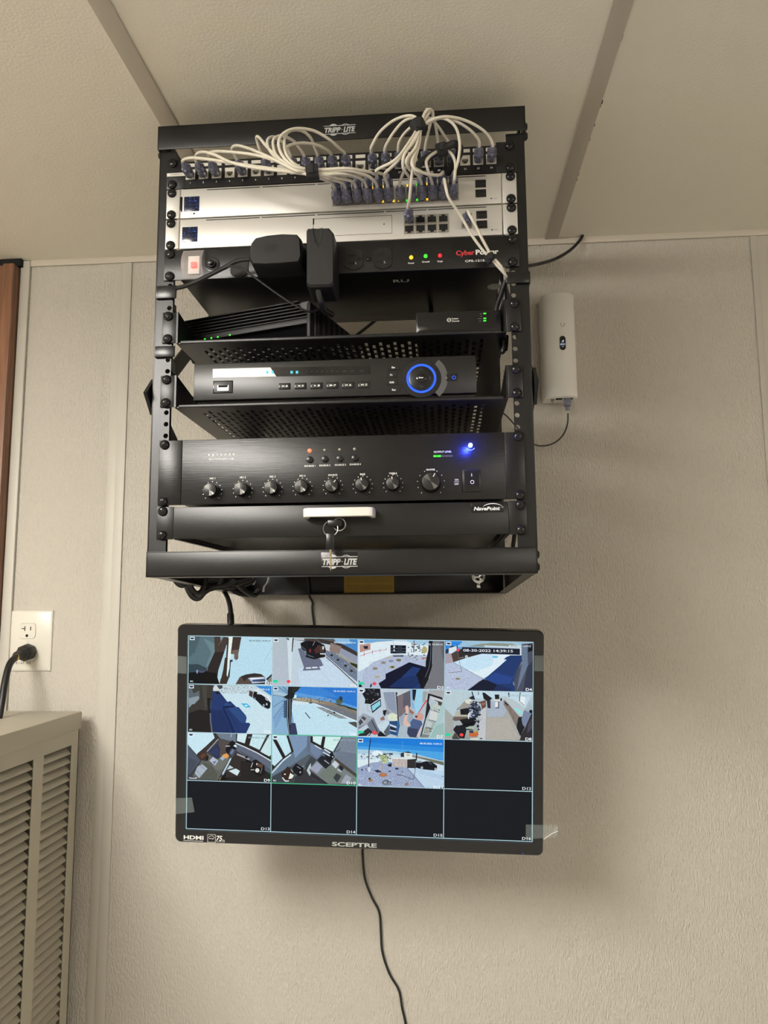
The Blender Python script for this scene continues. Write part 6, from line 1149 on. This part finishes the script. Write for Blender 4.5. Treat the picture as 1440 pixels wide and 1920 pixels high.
q = P(50, 1203, WY-5.6); part(MB().lathe((q.x, WY-5.5, q.z), (0, -1, 0), [(0, 3), (.8, 2.6), (1, .2)], 14), 'plate_screw', 'plate', ol)
q = P(44, 1243, WY-5.7); part(MB().text('K1-63  ICE', q.x, q.z, WY-5.7, 4.2, w=30), 'lettering', 'inkblack', ol)
q = P(50, 1225, WY-25)
pg = thing('extension_cord', 'black power cord plugged into the ivory wall outlet', 'cord', (q.x, WY-20, q.z-12))
A_, B_ = P(54, 1222, WY-8), P(31, 1229, WY-62); d = (B_-A_).normalized()
part(MB().lathe(A_, d, [(0, 15), (3, 16), (22, 15.5), (28, 12)], 8).lathe(A_+d*26, d, [(0, 11.5), (10, 10.5), (14, 8), (30, 7)], 16), 'plug', 'plastic', pg, sharp=30)
C_ = A_+d*50
part(MB().lathe(C_, (Vector(P(14, 1252, WY-90))-C_), [(0, 6.4), (12, 6.4)], 14), 'cord_tag', mat('amber_sleeve', (.62, .42, .08), .35), pg, 'yellow sleeve')
part(MB().tube([C_, P(18, 1246, WY-85), P(9, 1280, WY-105), P(2, 1325, WY-120), P(-8, 1380, WY-130), P(-14, 1440, WY-135)], 6, seg=12), 'cord', 'ccable', pg)

# ------------------------------------------------------------------ louvred machine cabinet at the lower left
YB = 425.0; cr_ = P(155, 1333, YB); X0 = cr_.x; ZT = cr_.z; zl = PX(150, 1364, X0-3).z
ZL = ZT-32
mc = thing('machine_cabinet', 'beige steel machine with two columns of louvres, at the lower left', 'machine', (X0-300, 100, FL))
XA = X0-560; YFn = YB-760
part(MB().box(XA, X0, YFn, YB, ZL, ZT, bev=2.5), 'lid', 'cream', mc)
xp = X0-4
q1, q2 = PX(134.5, 1397, xp), PX(82, 1422, xp); q3, q4 = PX(63.5, 1424, xp), PX(116, 1905, xp); q5, q6 = PX(133.7, 1413.5, xp), PX(134, 1397, xp)
ya, yb = q2.y, q1.y; yc = q3.y; gap = ya-yc; W_ = yb-ya; yd = yc-W_
ztop = q1.z; pitch = (q1.z-q4.z)/30.0
NR = 46; zbot = ztop-NR*pitch; zfoot = FL+40
def side(y0, y1, z0, z1): return MB().box(xp-1.2, xp, y0, y1, z0, z1)
f = side(yb, YB-2, zfoot, ZL); f.box(xp-1.2, xp, yc, ya, zfoot, ZL).box(xp-1.2, xp, YFn+2, yd, zfoot, ZL).box(xp-1.2, xp, ya, yb, ztop, ZL).box(xp-1.2, xp, yd, yc, ztop, ZL).box(xp-1.2, xp, ya, yb, zfoot, zbot).box(xp-1.2, xp, yd, yc, zfoot, zbot)
f.box(XA+3, xp-1, YFn+2, YFn+4, zfoot, ZL).box(XA+3, xp, YB-4, YB-2, zfoot, ZL).box(XA+2, XA+4, YFn+2, YB-2, zfoot, ZL)
part(f, 'side_panel', 'cream', mc)
part(MB().box(XA+30, xp-90, YFn+30, YB-30, zfoot, ZL-10), 'inner_unit', 'hole', mc)
dep = pitch*.95
sl = MB(); y0_, y1_ = -W_/2, W_/2
def slat_pts(y): return [(0, y, 0), (-dep*.35, y, pitch*.45), (-dep, y, pitch*.93)]
rows = []
for k_, (yy, sc_) in enumerate(((y0_-.5, .05), (y0_+6, .45), (y0_+18, .85), (y0_+34, 1), (y1_-.5, 1))):
    rows.append([(-.2, yy, 0), (-.2-dep*.35*sc_, yy, pitch*.42), (-.2-dep*sc_, yy, pitch*(.985-.12*sc_))])
vs = [p_ for r0_ in rows for p_ in r0_]; vs += [(x_-1, y_, z_) for x_, y_, z_ in vs]; m_ = len(rows)*3
fs = [(3*i+j, 3*i+3+j, 3*i+4+j, 3*i+1+j) for i in range(len(rows)-1) for j in range(2)]; fs += [tuple(m_+q_ for q_ in reversed(g)) for g in fs]
bd = [0, 3, 6, 9, 12, 13, 14, 11, 8, 5, 2, 1]; fs += [(bd[i], m_+bd[i], m_+bd[(i+1) % 12], bd[(i+1) % 12]) for i in range(12)]
sl.add(vs, fs); slat_me = sl.mesh('slat', 'cream', sharp=50)
for yy in ((ya+yb)/2, (yd+yc)/2):
    for k in range(NR): inst(slat_me, 'slat', mc, (xp, yy, ztop-pitch*(k+1)))
for xx in (XA+40, xp-40):
    for yy in (YFn+40, YB-40): part(MB().lathe((xx, yy, FL), (0, 0, 1), [(0, 22), (8, 22), (10, 14), (42, 14)], 16), 'foot', 'plastic', mc)
